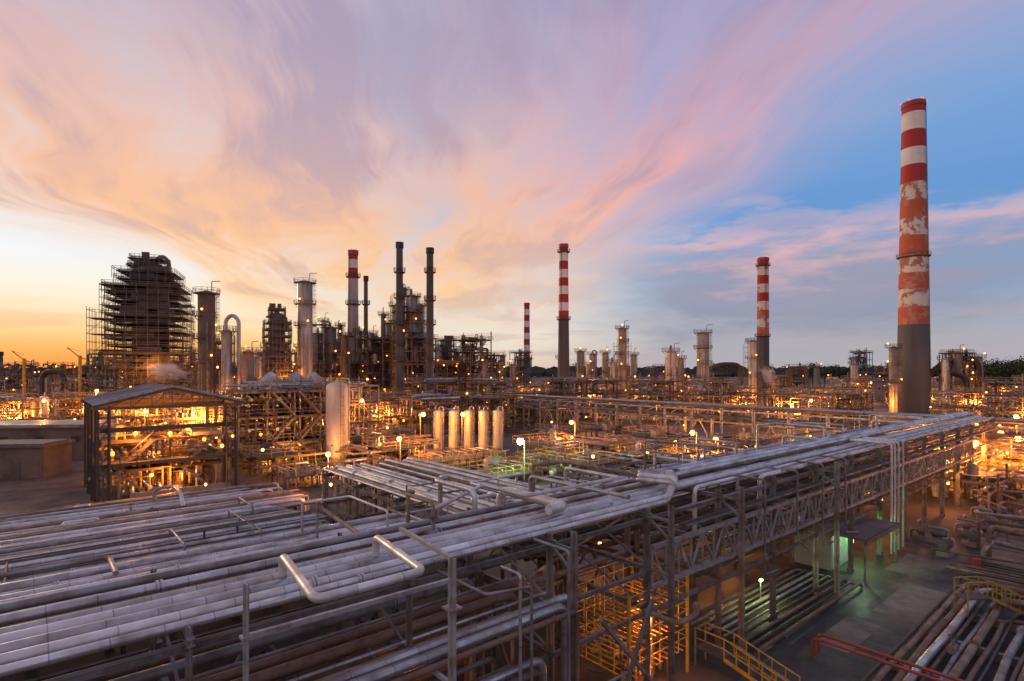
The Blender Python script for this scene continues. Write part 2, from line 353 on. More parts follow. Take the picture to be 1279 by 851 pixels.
for k in range(40):
    a=R.uniform(12,34) if k<22 else R.uniform(34,90); b0=R.uniform(18.5,25); w=R.uniform(2,5); h=R.uniform(.2,.9); z0=8.9 if b0<21 else 6.6
    z1=9.0+h if b0<21 else 7.6+h*.7; w2=R.uniform(-3,3)
    pipe([(a,b0,z0),(a,b0,z1),(a,b0+w,z1),(a+w2,b0+w,z1),(a+w2,b0+w+.6,z1),(a+w2,b0+w+.6,6.4)],R.choice((.04,.06,.08,.12)),R.choice((ALU,ALUW,GREY,TAN)),'small pipe bridging over the rack deck','pipes crossing over the rack',10,False)
for k in range(9):
    a=R.uniform(-10,12); b0=R.uniform(36,45); d_=R.uniform(3,6)
    pipe([(a,b0,5.2),(a,b0,5.7),(a,b0-d_,5.7),(a,b0-d_,5.2)],R.choice((.05,.07)),R.choice((ALU,GREY,TAN)),'small pipe crossing between rack decks','small pipes crossing the decks',8,False)
pipe([(-4.5,55,4.0),(-4.5,55,5.4),(-2.6,55,5.4),(-2.6,52,5.4),(-2.6,50,4.0)],.2,ALUW,'raised pale pipe bend above the low rack','raised bends on the low rack',12,False)
pipe([(8,56,4.0),(8,56,5.0),(9.4,56,5.0),(9.4,53,5.0),(9.4,52,4.0)],.15,ALU,'raised silver pipe bend above the low rack','raised bends on the low rack',12,False)
for a0,a1,b,z in ((-30,19,21.55,6.9),(-30,14,36.9,5.7),(24,95,31.2,6.8),(24,95,15.6,7.5)):
    t=thing('cable_tray','grey ladder cable tray running beside pipes','cable tray',P(a0,b),group='cable trays along the racks'); q=M(); L=a1-a0
    for y in (-.22,.22): q.beam((0,y,z),(L,y,z),.03,.1)
    k=.3
    while k<L: q.beam((k,-.22,z-.03),(k,.22,z-.03),.04); k+=.45
    q.part('tray_frame',STEEL,t); q=M()
    for y in (-.13,-.05,.03,.12): q.tube([(0,y,z+.02),(L,y+.02,z+.02)],.035,5)
    q.part('cables',DARK,t)
# ------------------------------------------------------------------ racks
def each(t,name,m,lst,w):
    for p,q_ in lst: q=M(); q.beam(p,q_,w); q.part(name,m,t)
def rack(label,a0,a1,b0,b1,zs,step,w=.28,mid=0,m=STEEL,top=0,axis=0,truss=None,brace=True):
    def T(p): return (p[0],p[1],p[2]) if axis==0 else (p[1],p[0],p[2])
    x0,y0=(a0,(b0+b1)/2); org=P(x0,y0) if axis==0 else P(y0,x0)
    t=thing('pipe_rack',label,'pipe rack',org)
    hw=(b1-b0)/2; n=int((a1-a0)/step)
    q=M(); zt=max(zs)+top
    ys=[-hw,hw]+[(-hw+2*hw*(j+1)/(mid+1)) for j in range(mid)]
    for y in ys:
        q.hbeam(T((0,y,0)),T((0,y,zt)),w) ; q.box(T((0,y,.15)),(w*2,w*2,.3))
    for z in zs: q.hbeam(T((0,-hw-.3,z-w/2-.02)),T((0,hw+.3,z-w/2-.02)),w*.9)
    if len(zs)>1:
        for z1,z2 in zip(zs[:-1],zs[1:]): q.beam(T((0.02,-hw,z1)),T((0.02,hw,z2-w)),w*.4)
    me=q.mesh('cross_frame',m)
    for i in range(n+1):
        o=link(bpy.data.objects.new('cross_frame',me)); o.parent=t; o.location=T((i*step,0,0)); CH.setdefault(t.name,[]).append(o)
    L=n*step
    for z in zs:
        for y in (-hw,hw):
            q=M(); q.hbeam(T((-.4,y,z-w*1.55)),T((L+.4,y,z-w*1.55)),w*.8); q.part('side_beam',m,t)
    if brace:
        q=M(); z1=zs[0]-w*2
        q.beam(T((0,0,.4)),T((.5*step,0,z1)),w*.5); q.beam(T((step,0,.4)),T((.5*step,0,z1)),w*.5); me=q.mesh('diagonal_brace',m)
        for i in range(0,n,3):
            for y in (-hw+.03,hw-.03):
                o=link(bpy.data.objects.new('diagonal_brace',me)); o.parent=t; o.location=T((i*step,y,0)); CH.setdefault(t.name,[]).append(o)
    if truss:
        s0,s1,za,zb=truss; q=M(); y=-hw-.28
        q.beam(T((s0-a0,y,za)),T((s1-a0,y,za)),.2); q.beam(T((s0-a0,y,zb)),T((s1-a0,y,zb)),.2)
        k=s0-a0; f=0
        while k<s1-a0-1.1:
            q.beam(T((k,y,za if f else zb)),T((k+1.05,y,zb if f else za)),.09); q.beam(T((k,y-.01,za)),T((k,y-.01,zb)),.07); k+=1.05; f^=1
        q.part('side_truss',STEELW,t)
    return t
rack('main steel pipe rack with three decks and truss',-9.4,97,15.9,21.2,(4.15,6.0,8.45),6.2,.19,0,STEEL,.2,0,(21.6,84,5.1,6.9),False)
rack('wide steel pipe rack carrying many pipes',-34,22,21.8,30.8,(6.15,),6.2,.22,0,STEEL)
rack('sunken steel pipe rack with rusty pipes',-34,16,30.9,36.9,(4.95,),6.2,.22,0,DSTEEL,0,0,None,False)
rack('steel pipe rack carrying pale pipes',-48,14,37.2,46.3,(4.95,),6,.22,0,STEEL)
rack('steel pipe rack carrying silver pipes',22.5,97,21.9,30.8,(4.25,6.15),6.2,.2,0,DSTEEL)
rack('low steel pipe rack with rusty pipes',-62,20,46.8,58.5,(3.65,),6,.24,2,DSTEEL)
rack('low concrete and steel pipe sleepers',-80,22,59,74,(.48,),6,.16,1,DSTEEL,brace=False)
rack('short steel rack carrying pipes across',20,44.5,17.1,25.4,(5.0,7.15),5.5,.22,0,STEEL,0,1)
rack('long two deck steel rack crossing the plant',-30,118,95.5,102.6,(5.95,8.05),6,.3,0,STEELW,0,1)
t=thing('steel_portal','pale steel posts with top rails above pipes','steel frame',P(9.2,13.5))
q=M(); q.hbeam((0,0,0),(0,0,9.65),.2); q.box((0,0,8.2),(.42,.42,.06)); q.box((0,0,5.6),(.42,.42,.06)); q.part('post',STEELW,t)
q=M(); q.beam((0,0,9.6),(.4,3.7,9.6),.12); q.part('top_rail',STEELW,t)
each(t,'side_rail',STEELW,[((0,0,9.0),(-5.5,.1,9.0)),((0,0.05,4.2),(0,2.4,4.2)),((0,0.05,6.0),(0,2.4,6.0))],.11)
q=M(); q.hbeam((-5.5,.1,0),(-5.5,.1,10.2),.15); q.box((-5.5,.1,9.0),(.24,.24,.06)); q.part('post',STEELW,t)
for a in (15.4,21.6,27.8,40.2):
    t=thing('steel_post','grey steel post with brackets beside pipe rack','post',P(a,14.6),group='posts along the pipe rack')
    q=M(); q.hbeam((0,0,0),(0,0,9.0),.17); q.part('shaft',STEEL,t)
    each(t,'bracket',STEEL,[((0,0,8.3),(0,1.4,8.3)),((0,0,7.4),(0,1.2,8.2)),((0,.05,5.9),(0,1.4,5.9))],.11)
t=thing('diagonal_strut','pair of grey steel struts propping the rack','strut',P(16,13.8))
each(t,'strut',STEEL,[((0,0,5.8),(5.5,.6,.2)),((0,.1,.2),(3.4,.2,5.6))],.14)
# ------------------------------------------------------------------ valves
t=thing('gate_valve','gate valve with handwheel on a pipe','valve',(0,0),group='valves on the rack pipes')
q=M(); q.drumh((0,0,0),.17,.5); q.cyl((-.3,0,0),(-.25,0,0),.22); q.cyl((.25,0,0),(.3,0,0),.22); q.cyl((0,0,.1),(0,0,.45),.08); q.part('valve_body',GREY,t)
q=M(); q.cyl((0,0,.4),(0,0,.7),.03); pts=[(.2*math.cos(k*.7854),.2*math.sin(k*.7854),.62) for k in range(9)]
q.tube(pts,.02,5,.05); q.beam((-.2,0,.62),(.2,0,.62),.03); q.beam((0,-.2,.62),(0,.2,.62),.03); q.part('handwheel',DARK,t)
V=t; V.location=(*P(12,18.9),8.6)
for a,b,z in ((33,18.9,8.6),(7,23.8,6.4),(13,26,6.4),(-2,28,6.4),(19,24.2,6.4),(44,23,6.4),(3,32,5.2),(14,34,5.2),(60,26,6.4),(-4,48,3.9),(6,53,3.9),(36,7.6,.75),(41,5.2,.7),(28,18.6,8.7)):
    clone(V,P(a,b),TH,z)
# ------------------------------------------------------------------ module generator
def module(rng,X,Y,lv,hl,label,group,detail=1.,cols=(ALU,RUSTP,GREY),lights=1,en=3500,lampn=3,npx=1.):
    t=thing('process_structure',label,'process structure',(0,0),group=group)
    hx,hy=X/2,Y/2; nx=max(1,round(X/4.5)); ny=max(1,round(Y/4.5)); th=.2*detail
    q=M(); xs=[-hx+X*i/nx for i in range(nx+1)]; ys=[-hy+Y*i/ny for i in range(ny+1)]
    top=lv*hl
    for x in xs:
        for y in ys:
            hh=top if rng.random()<.6 else top+rng.uniform(-hl*.5,hl*.7); q.beam((x,y,0),(x,y,hh),th)
    for l in range(1,lv+1):
        z=l*hl
        for x in xs: q.beam((x,-hy,z-.15),(x,hy,z-.15),th,th*1.3)
        for y in ys: q.beam((-hx,y,z-.15),(hx,y,z-.15),th*.98,th*1.25)
        for i in range(nx):
            if rng.random()<.6:
                y=rng.choice((-hy,hy)); q.beam((xs[i],y,z-hl),(xs[i+1],y,z),th*.5)
    q.part('steel_frame',DSTEEL if rng.random()<.6 else STEEL,t)
    q=M();rl=M()
    for l in range(1,lv+1):
        z=l*hl+.06
        x0=-hx if rng.random()<.6 else 0; x1=hx if rng.random()<.6 or x0==0 else 0
        ov=rng.uniform(0,.9)
        q.box(((x0+x1)/2,0,z),(x1-x0+ov*2,Y+ov*2,.1))
        rl.rail([(x0-ov,-hy-ov,z),(x1+ov,-hy-ov,z),(x1+ov,hy+ov,z),(x0-ov,hy+ov,z)],1.1,.055*detail,True,1.8)
    if lv: q.part('deck',DECK,t); rl.part('railing',YEL if rng.random()<.22 else STEEL,t)
    q=M(); npi=int(npx*36*(X*Y/100)*lv**.8)
    for i in range(npi):
        r=rng.choice((.06,.09,.12,.16,.24))*(.8+.3*detail); m=rng.choice((0,0,1,2,2)); z=rng.uniform(.5,top+.8); k=rng.random()
        x=rng.uniform(-hx,hx); y=rng.uniform(-hy,hy)
        if k<.35: q.tube([(-hx-rng.random(),y,z),(x,y,z),(x,y,max(.2,z-rng.uniform(1,5)))],r,6,mat=m)
        elif k<.65: q.tube([(x,-hy-rng.random(),z),(x,y,z),(x+rng.uniform(-3,3),y,z)],r,6,mat=m)
        elif k<.9: q.tube([(x,y,0),(x,y,z),(x,y+rng.choice((-1.5,1.5)),z),(x,y+rng.choice((-1.5,1.5)),z-1)],r,6,mat=m)
        else: q.tube([(x,y,z-1),(x,y,z+1.2),(x+.8,y,z+1.2),(x+.8,y,z-.5)],r,6,mat=m)
    q.part('piping',list(cols),t)
    for i in range(1+lv):
        q=M(); x=rng.uniform(-hx*.7,hx*.7); y=rng.uniform(-hy*.7,hy*.7); r=rng.uniform(.45,.9)
        if rng.random()<.7:
            z=(rng.randint(0,max(0,lv-1)))*hl; hgt=rng.uniform(2.5,hl*1.4)
            q.drumv((x,y,0),r,z+.5,z+.5+hgt,12); q.cyl((x,y,z+.5+hgt-.2),(x,y,z+1.2+hgt),.12,6); q.lathe([(r*.9,z+.1),(r*.9,z+1)],10,(x,y,0))
        else:
            z=(rng.randint(0,lv-1))*hl; q.drumh((x,y,z+r+.5),r,rng.uniform(3,5),rng.randint(0,1),12); q.box((x-.9,y,z+.45),(.3,.5,.9)); q.box((x+.9,y,z+.45),(.3,.5,.9))
        q.part('vessel',rng.choice((SILV,SILV,COLM,COLM,BROWNC)),t)
    if lv>=2:
        q=M()
        for l in range(lv):
            z=l*hl; s=1 if l%2 else -1
            p0=(-s*1.8,-hy-1.0,z); p1=(s*1.8,-hy-1.0,z+hl)
            q.beam((p0[0],p0[1]-.4,p0[2]),(p1[0],p1[1]-.4,p1[2]),.07,.25); q.beam((p0[0],p0[1]+.4,p0[2]),(p1[0],p1[1]+.4,p1[2]),.07,.25)
            q.beam((p0[0],p0[1]-.4,p0[2]+1),(p1[0],p1[1]-.4,p1[2]+1),.06); n=int(hl/.3)
            for j in range(n): q.box((p0[0]+(p1[0]-p0[0])*(j+.5)/n,p0[1],p0[2]+hl*(j+.5)/n),(.3,.8,.05))
            q.box((p1[0]+s*.5,p1[1],z+hl),(1.1,1.1,.08))
        q.part('stair',STEEL,t)
    for i in range(lampn):
        q=M(); x=rng.choice((-1,1))*(hx+.3) if i%2 else rng.uniform(-hx,hx); y=-hy-.35 if i%2==0 else rng.uniform(-hy,hy)
        z=min(top,hl*(1+rng.randint(0,max(0,lv-1))))-rng.uniform(.3,1)+ (1.8 if rng.random()<.3 else 0)
        q.ball((x,y,z),.11+.11*detail,6); q.part('lamp',BULB if rng.random()<.8 else BULBY,t)
    for i in range(lights):
        light(t,(rng.uniform(-hx*.6,hx*.6),rng.choice((-hy-1.5,rng.uniform(-hy*.6,hy*.6))),min(top*.6,rng.uniform(2,top))),en)
    return t
G1='low pipe and vessel skids lit by sodium lamps'; G2='steel process structures full of pipes'; G3='tall steel process structures'
low=[module(random.Random(20+i),R.uniform(8,12),R.uniform(6,9),1,2.9,'low steel skid with pipes, vessels and lit lamps',G1,1,(ALU,GREY,TAN),i%2,2200,1) for i in range(4)]
medm=[module(random.Random(40+i),R.uniform(10,14),R.uniform(8,10),2,4.2,'two storey steel structure with pipes and lit lamps',G2,1.2,(ALU,RUSTP,GREY),i%2,6500,2) for i in range(4)]
dn_=[module(random.Random(140+i),R.uniform(10,14),R.uniform(8,10),3,3.9,'dark three storey steel structure full of pipes',G2,1.2,(GREY,RUSTP,ALU),i,6000,2) for i in range(2)]
tall=[module(random.Random(60+i),R.uniform(8,11),R.uniform(8,10),4+i%3,4.2,'tall steel structure crowded with pipes and lit lamps',G3,1.4,(GREY,RUSTP,DARK),1 if i==1 else 0,13000,4,.8) for i in range(4)]
used=set()
def put(lst,u,D,rot=None):
    if 1112<u<1172 and D<215: return
    s=R.choice(lst); xy=at(u,D); rot=TH+R.choice((0,math.pi/2,math.pi,-math.pi/2)) if rot is None else rot
    if s.name not in used: used.add(s.name); s.location=(xy[0],xy[1],0); s.rotation_euler=(0,0,rot); return s
    return clone(s,xy,rot)
for u,D in ((355,84),(470,88),(450,104),(505,96),(480,112),(690,92),(760,96),(790,80),(735,78),(860,78),(880,92),(820,106),(930,98),(690,112),(760,118),(1200,82),(1262,92),(1190,100),(1240,72),(1290,66),(1255,112),(1205,66),(1285,104),(1300,80)): put(low,u,D)
for k in range(12):
    u=-20+k*56+R.uniform(-10,10); put(medm+dn_,u,R.uniform(122,142))
for u,D in ((340,92),(372,94),(330,104),(385,106)): put([dn_[0],medm[0]],u,D,TH)
for k in range(24): put(medm+dn_+dn_,-20+k*56+R.uniform(-14,14),R.uniform(150,176))
for k in range(16): put(tall,-10+k*42+R.uniform(-14,14),R.uniform(208,235))
for u in (405,432,468,520,548,590): put([tall[2],tall[3],tall[0]],u,R.uniform(176,205))
for k in range(15): put(R.choice((medm,dn_,tall)),650+k*46+R.uniform(-14,14),R.uniform(200,240))
for k in range(22): put(tall,-10+k*60+R.uniform(-20,20),R.uniform(260,340))
for lst in (low,medm,dn_,tall):
    for s_ in lst:
        if s_.name not in used: put([s_],R.uniform(500,1000),R.uniform(240,260))
# ------------------------------------------------------------------ columns
def column(xy,h,r,m,label,plats=5,top=None,lamps=True,r2=None,zr=.6,vp=True,group=None,lt=True,detail=1.):
    t=thing('distillation_column',label,'column',xy,R.uniform(-.5,.8),group); r2=r2 or r
    q=M(); zc=h*zr
    prof=[(r*1.12,0),(r*1.02,3),(r,3.2),(r,zc-.5*(r-r2)),(r2,zc+.5*(r-r2)+.01),(r2,h-r2*.6)]
    for a in (70,45,20,0): prof.append((max(.02,r2*math.sin(math.radians(a))),h-r2*.6+r2*.6*math.cos(math.radians(a))))
    q.lathe(prof,20)
    for z in (h*.22,h*.45,h*.68,h*.85): rr=r if z<zc else r2; q.lathe([(rr,z-.12),(rr+.1,z-.1),(rr+.1,z+.1),(rr,z+.12)],20)
    q.part('shell',m,t)
    zs=[h*(.2+.78*i/max(1,plats-1)) for i in range(plats)] if plats>0 else []
    for i,z in enumerate(zs):
        rr=(r if z<zc else r2); q=M(); w=1.0*detail; a0=R.uniform(0,6.28); ext=R.uniform(3.2,5.4) if i<plats-1 else 6.283
        n=14; vs=[]
        for j in range(n+1):
            an=a0+ext*j/n; c,s_=math.cos(an),math.sin(an); vs+=[(rr*c,rr*s_,z),((rr+w)*c,(rr+w)*s_,z),(rr*c,rr*s_,z-.15),((rr+w)*c,(rr+w)*s_,z-.15)]
        fs=[]
        for j in range(n): k=j*4; fs+=[(k,k+1,k+5,k+4),(k+2,k+6,k+7,k+3),(k+1,k+3,k+7,k+5)]
        q.add(vs,fs)
        pts=[((rr+w)*math.cos(a0+ext*j/n),(rr+w)*math.sin(a0+ext*j/n),z) for j in range(n+1)]
        q.rail(pts,1.1,.07*detail,False,1.4)
        for j in range(0,n,4): an=a0+ext*j/n; q.beam((rr*math.cos(an),rr*math.sin(an),z-1.3),((rr+w)*math.cos(an),(rr+w)*math.sin(an),z-.1),.1)
        q.part('platform',DECK if i%2 else STEEL,t)
        if lamps and R.random()<.6:
            an=R.uniform(3.4,6); q=M(); q.ball(((rr+w)*math.cos(an),(rr+w)*math.sin(an),z+1.3),.25*detail,6); q.part('lamp',BULB,t)
    q=M(); q.ladder(r+.25,0,0,h,1,0,.5,.07*detail); q.part('ladder',STEEL,t)
    if vp:
        q=M(); an=R.uniform(3.6,5.6); c,s_=math.cos(an),math.sin(an); pr=r*.12+.1
        q.tube([(0,0,h-.3),(0,0,h+.9+r*.2),((r+pr+.3)*c,(r+pr+.3)*s_,h+.9+r*.2),((r+pr+.3)*c,(r+pr+.3)*s_,2)],pr,10,r*.6); q.part('overhead_pipe',GREY,t)
    for k in range(3):
        q=M(); an2=4+k*.5; zz=h*R.uniform(.4,.9); rr=max(r,r2); c,s_=math.cos(an2),math.sin(an2)
        q.tube([(rr*c*.9,rr*s_*.9,zz),((rr+.4)*c,(rr+.4)*s_,zz),((rr+.4)*c,(rr+.4)*s_,1)],.11,6,.3); q.part('side_pipe',GREY,t)
    if top=='davit': q=M(); q.tube([(r*.6,0,h-.5),(r*.6,0,h+2.2),(r*1.6,0,h+2.4)],.1,6); q.part('davit',DSTEEL,t)
    if lt: light(t,(-r-1,-r-3,4),6500)
    if lt and h>38: light(t,(R.uniform(-2,2),-r-1.8,h*.5),2200,OR,.3)
    return t
def chimney(xy,h,r0,r1,bands,label,plats,seg=32,lamps=3,ladder=True,gw=.8):
    t=thing('chimney',label,'chimney',xy,R.uniform(-2.2,-1.4))
    rad=lambda z: r0+(r1-r0)*(z/h)
    q=M(); prof=[];ms=[]
    for z0,z1,m in bands:
        n=max(1,int((z1-z0)/4))
        for j in range(n): prof.append((rad(z0+(z1-z0)*j/n),z0+(z1-z0)*j/n)); ms.append(m)
    prof.append((rad(h),h)); prof.append((rad(h)*.85,h)); ms.append(4); prof.append((rad(h)*.8,h-4)); ms.append(4)
    q.lathe(prof,seg,mats=ms); q.part('shaft',[BAND_R,BAND_W,BAND_O,BAND_W2,CHGREY,CHLG],t)
    q=M(); q.lathe([(rad(h)+.02,h-1.6),(rad(h)+.25,h-1.3),(rad(h)+.25,h+.25),(rad(h)-.3,h+.3)],seg); q.part('rim',REDP if bands[-1][2]!=4 else BLACKD,t)
    for z in plats:
        q=M(); rr=rad(z); w=gw; q.lathe([(rr,z-.6),(rr+w,z-.15),(rr+w,z),(rr,z)],seg)
        pts=[((rr+w)*math.cos(k*.3927),(rr+w)*math.sin(k*.3927),z) for k in range(16)]; q.rail(pts,1.2,.08,True,2); q.part('gallery',DSTEEL,t)
    if ladder: q=M(); q.ladder(r0+.22,0,0,h,1,0,.5,.07,False,lean=(r0-r1)/h); q.part('ladder',DSTEEL,t)
    for k in range(lamps):
        an=k*6.283/lamps+.5; q=M(); q.ball(((rad(h)+.3)*math.cos(an),(rad(h)+.3)*math.sin(an),h+.4),.25,6); q.part('beacon',BULBR,t)
    return t
D=200; vv=[130,143,165,187,208,230,252,274,296,320,342,362,384,406]
bd=[(0,hz(406,D),4)]
seq=[0,1,0,1,0,3,2,3,2,3,2,3,2]
for i in range(12,-1,-1): bd.append((hz(vv[i+1],D),hz(vv[i],D),seq[i]))
c=chimney(at(1141,D),hz(130,D),5.1,3.45,bd,'huge concrete chimney with flaking red and white bands',[hz(321,D)],40,6)
c.rotation_euler=(0,0,-.9)
def rw(u,D,vt,vb,n,r0,r1,label,plats=(),bm=4,old=False):
    h=hz(vt,D); zb=hz(vb,D); bd=[(0,zb,bm)]
    for i in range(n): bd.append((zb+(h-zb)*i/n,zb+(h-zb)*(i+1)/n,(3 if old else 1) if (n-i)%2==0 else (2 if old and n-i>5 else 0)))
    return chimney(at(u,D),h,r0,r1,bd,label,plats,24)
rw(704,250,306,399,9,2.7,1.9,'slim chimney with red and white bands above dark base',(hz(399,250),hz(315,250)))
rw(658,400,379,446,9,2.5,1.9,'distant slim red and white banded chimney')
rw(953,300,323,420,9,3.2,2.8,'stout chimney with weathered red and white bands',(hz(332,300),hz(420,300)),4,True)
rw(441,200,314,346,3,2.2,1.6,'light grey chimney with red and white top bands',(hz(346,200),hz(380,200),hz(420,200)),5)
for u,D,vt,r,pl in ((499,170,304,.98,(340,372,405,430,450)),(537,172,311,1.02,(340,375,405,430,450)),(457,190,346,.62,(380,420)),(1,260,440,.8,())):
    h=hz(vt,D); chimney(at(u,D),h,r*1.25,r,[(0,h,4)],'tall dark steel flue stack with ring platforms',[hz(x,D) for x in pl],16,0,gw=.7)
SK='distillation columns of the refinery'
cols_=[
 (258,130,352,3.6,BROWNC,6,'tall brown distillation column with ringed platforms',0),
 (283,128,400,2.2,SILV,3,'silver column beside arched overhead pipe',0),
 (381,180,342,4.6,SILV,6,'tall silver distillation column with platforms',0),
 (397,200,408,4,COLM,4,'column wrapped in platforms and pipes',1),(412,195,400,4.4,COLM,6,'thick column crowded with platforms',1),
 (497,190,372,4.0,COLM,7,'column crowded with service platforms',0),(514,192,360,4.2,COLM,8,'wide column crowded with service platforms',1),
 (470,200,420,3.0,COLM,4,'short column with platforms',1),(310,150,428,3,COLM,3,'short dark column with platforms',0),
 (583,230,424,3,COLM,4,'slim column with platforms',0),(627,330,440,3,COLM,2,'distant short column',0),
 (725,260,432,3.4,COLM,3,'grey column with lit platforms',0),(740,270,436,3,SILV,3,'silver column with lit platforms',1),(756,260,434,3,COLM,3,'grey column with lit platforms',0),
 (777,215,402,3.0,COLM,6,'slim tall column with many platforms',0),(791,240,436,2.6,SILV,3,'short silver column',0),
 (838,200,430,4.0,SILV,3,'stout silver column with top platform',1),(878,210,407,4.4,SILV,5,'stout silver column with spiral of platforms',0),
 (940,230,418,3.2,SILV,4,'silver column beside red and white chimney',0),(1067,260,448,3,SILV,2,'distant silver column',0),
 (1116,190,425,2.6,COLM,4,'dark column beside great chimney',0),(1196,200,432,3,COLM,4,'dark column with lit platforms',0),(1222,210,438,2.6,COLM,3,'short dark column',0),
 (1020,280,452,2.6,COLM,2,'distant low column',0),(430,185,410,2.2,BROWNC,4,'slim brown column',0),
 (486,196,395,2.2,COLM,5,'slim column beside lattice tower',0),(525,196,372,2.4,COLM,5,'slim column beside lattice tower',0),(850,215,440,2.2,COLM,3,'slim column with platforms',0),(322,170,436,2.0,SILV,3,'short silver column',0),(700,255,440,2.4,COLM,3,'short dark column',0)]
for u,vt in ((404,392),(425,398),(449,405),(464,408),(479,384),(506,352),(519,390),(530,418),(546,426),(571,432),(592,436),(605,446),(240,430),(226,436),(300,436),(372,432),(765,444),(735,448),(1180,440),(1207,446),(640,448)):
    cols_.append((u,R.uniform(182,225),vt,R.uniform(1.2,2.2),R.choice((COLM,SILV,BROWNC)),R.choice((3,4,5)),'slim process column with small platforms',R.random()<.4))
for (u,D,vt,w,m,pl,lb,vp) in cols_:
    column(at(u,D),hz(vt,D)-2,w/2,m,lb,pl,'davit' if R.random()<.5 else None,group=SK,detail=1.1 if D>150 else 1,lt=(R.random()<.5),vp=bool(vp))
q=M(); q.tube([(-1.5,0,0),(-1.5,0,26.3),(0,0,27.6),(1.5,0,26.3),(1.5,0,10)],.42,14,1.6); q.solo('overhead_pipe',SILV,'thick silver pipe arched over beside column','pipe',at(290,129),rot=0)
# ------------------------------------------------------------------ scaffolded columns
def scaffold(xy,w,h,step,r,label,seed,rot,m=BROWNC,bigtop=True,prof=None,pn=.7,th=.25):
    rg=random.Random(seed); t=thing('scaffolded_column',label,'column',xy,rot)
    q=M(); q.drumv((0,0,0),r,.5,h-1,20); q.part('shell',m,t)
    if bigtop: q=M(); q.tube([(1.5,0,h-3),(1.5,0,h+.4),(3.0,0,h+1.0),(4.3,0,h-.5),(4.3,0,h-4)],.5,10,1.5); q.part('overhead_pipe',TAN,t)
    po=M();dk=M();n=7
    lv=int(h/step); prof=prof or (lambda k:1)
    for l in range(1,lv+1):
        z=l*step; f=prof(l/lv); hw=w/2*f*rg.uniform(.95,1.04)
        ox,oy=rg.uniform(-.5,.5),rg.uniform(-.3,.3); k=rg.uniform(.86,1.0)
        dk.box((ox,oy,z),(2*hw*k+rg.uniform(0,1.2),2*hw*k,th))
        dk.box((ox,oy-hw*k-.02,z+.3),(2*hw*k,.06,.25))
        for _ in range(2):
            if rg.random()<pn: dk.box((ox+rg.uniform(-.6,.6)*hw,oy-hw*k+.3,z+step*.5),(hw*rg.uniform(.3,.8),.1,step*.8))
        pts=[(-hw,-hw,z),(hw,-hw,z),(hw,hw,z),(-hw,hw,z)]
        for a,b in zip(pts,pts[1:]+pts[:1]):
            for k in (1.0,.5): po.beam((a[0],a[1],z+k),(b[0],b[1],z+k),.09)
        for i in range(n+1):
            x=-hw+2*hw*i/n
            for y in (-hw,hw): po.beam((x,y,z-step),(x,y,z+1.1),.1); po.beam((y,x,z-step),(y,x,z+1.1),.1)
        for _ in range(2):
            i=rg.randint(0,n-1); x=-hw+2*hw*i/n; po.beam((x,-hw,z-step),(x+2*hw/n,-hw,z),.08)
    dk.part('scaffold_deck',WOOD,t); po.part('scaffold_tubes',SCAF,t)
    for i in range(4):
        q=M(); q.ball((rg.uniform(-w/2,w/2),-w/2-.3,rg.uniform(2,h*.35)),.25,6); q.part('lamp',BULB,t)
    light(t,(0,-w/2-3,4),7000); light(t,(2,-w/2-2,h*.35),2500); return t
scaffold(at(188,150),16.2,hz(324,150),1.9,4.2,'huge column wrapped in stacked scaffold decks',3,.35,prof=lambda k:.72 if k<.33 else (1.03 if k<.86 else (.85 if k<.94 else .5)))
scaffold(at(346,178),7.6,hz(387,178),2.1,2.4,'column fully wrapped in scaffold decks',4,.5,bigtop=False,prof=lambda k:1 if k<.88 else .6,pn=.9,th=.4)
scaffold(at(557,225),6.8,hz(420,225),2.2,2.4,'pale column wrapped in scaffold decks',5,.4,SILV,False)
def lattice(xy,X,Y,h,label,rot=.35,step=2.0,bay=2.0):
    t=thing('scaffold_tower',label,'scaffold',xy,rot); q=M(); nx=int(X/bay); ny=int(Y/bay)
    for i in range(nx+1):
        for y in (-Y/2,Y/2): q.beam((-X/2+i*bay,y,0),(-X/2+i*bay,y,h+R.uniform(-2,.5)),.1)
    for j in range(ny+1):
        for x in (-X/2,X/2): q.beam((x,-Y/2+j*bay,0),(x,-Y/2+j*bay,h),.1)
    z=step
    while z<h:
        for y in (-Y/2,Y/2): q.beam((-X/2,y,z),(X/2,y,z),.09)
        for x in (-X/2,X/2): q.beam((x,-Y/2,z),(x,Y/2,z),.09)
        z+=step
    k=0;z=0
    while z<h-step: q.beam((-X/2+(k%nx)*bay,-Y/2-.03,z),(-X/2+(k%nx+1)*bay,-Y/2-.03,z+step),.08); z+=step;k+=1
    q.part('scaffold_tubes',SCAF,t); z=step*2
    while z<h: q=M(); q.box((R.uniform(-.5,.5),0,z),(X*.9,Y*.8,.1)); q.part('scaffold_deck',WOOD,t); z+=step*2
    return t
lattice(at(136,146),7.5,7,hz(385,146),'open scaffold tower beside the wrapped column')
lattice(at(148,152),7,6,hz(356,152),'tall open scaffold tower with plank decks')
lattice(at(228,152),5,7,hz(380,152),'narrow open scaffold tower')
lattice(at(510,188),11,8,hz(370,188),'open steel lattice tower around columns',.3,3.4,2.8)
lattice(at(490,186),6,6,hz(385,186),'narrow steel lattice tower around pipes',.3,3,2.2)
lattice(at(420,198),8,6,hz(412,198),'low open steel lattice tower',.3,3,2.6)
lattice(at(400,190),7,6,hz(400,190),'open steel lattice tower beside columns',.3,3,2.2)
lattice(at(454,192),6,6,hz(418,192),'open steel lattice tower beside grey chimney',.3,3,2.2)
lattice(at(565,222),6,6,hz(430,222),'pale steel lattice tower beside columns',.3)
lattice(at(940,232),5,5,hz(424,232),'slim scaffold tower beside silver column',.3)
lattice(at(777,218),5,5,hz(428,218),'slim scaffold tower around column base',.3)
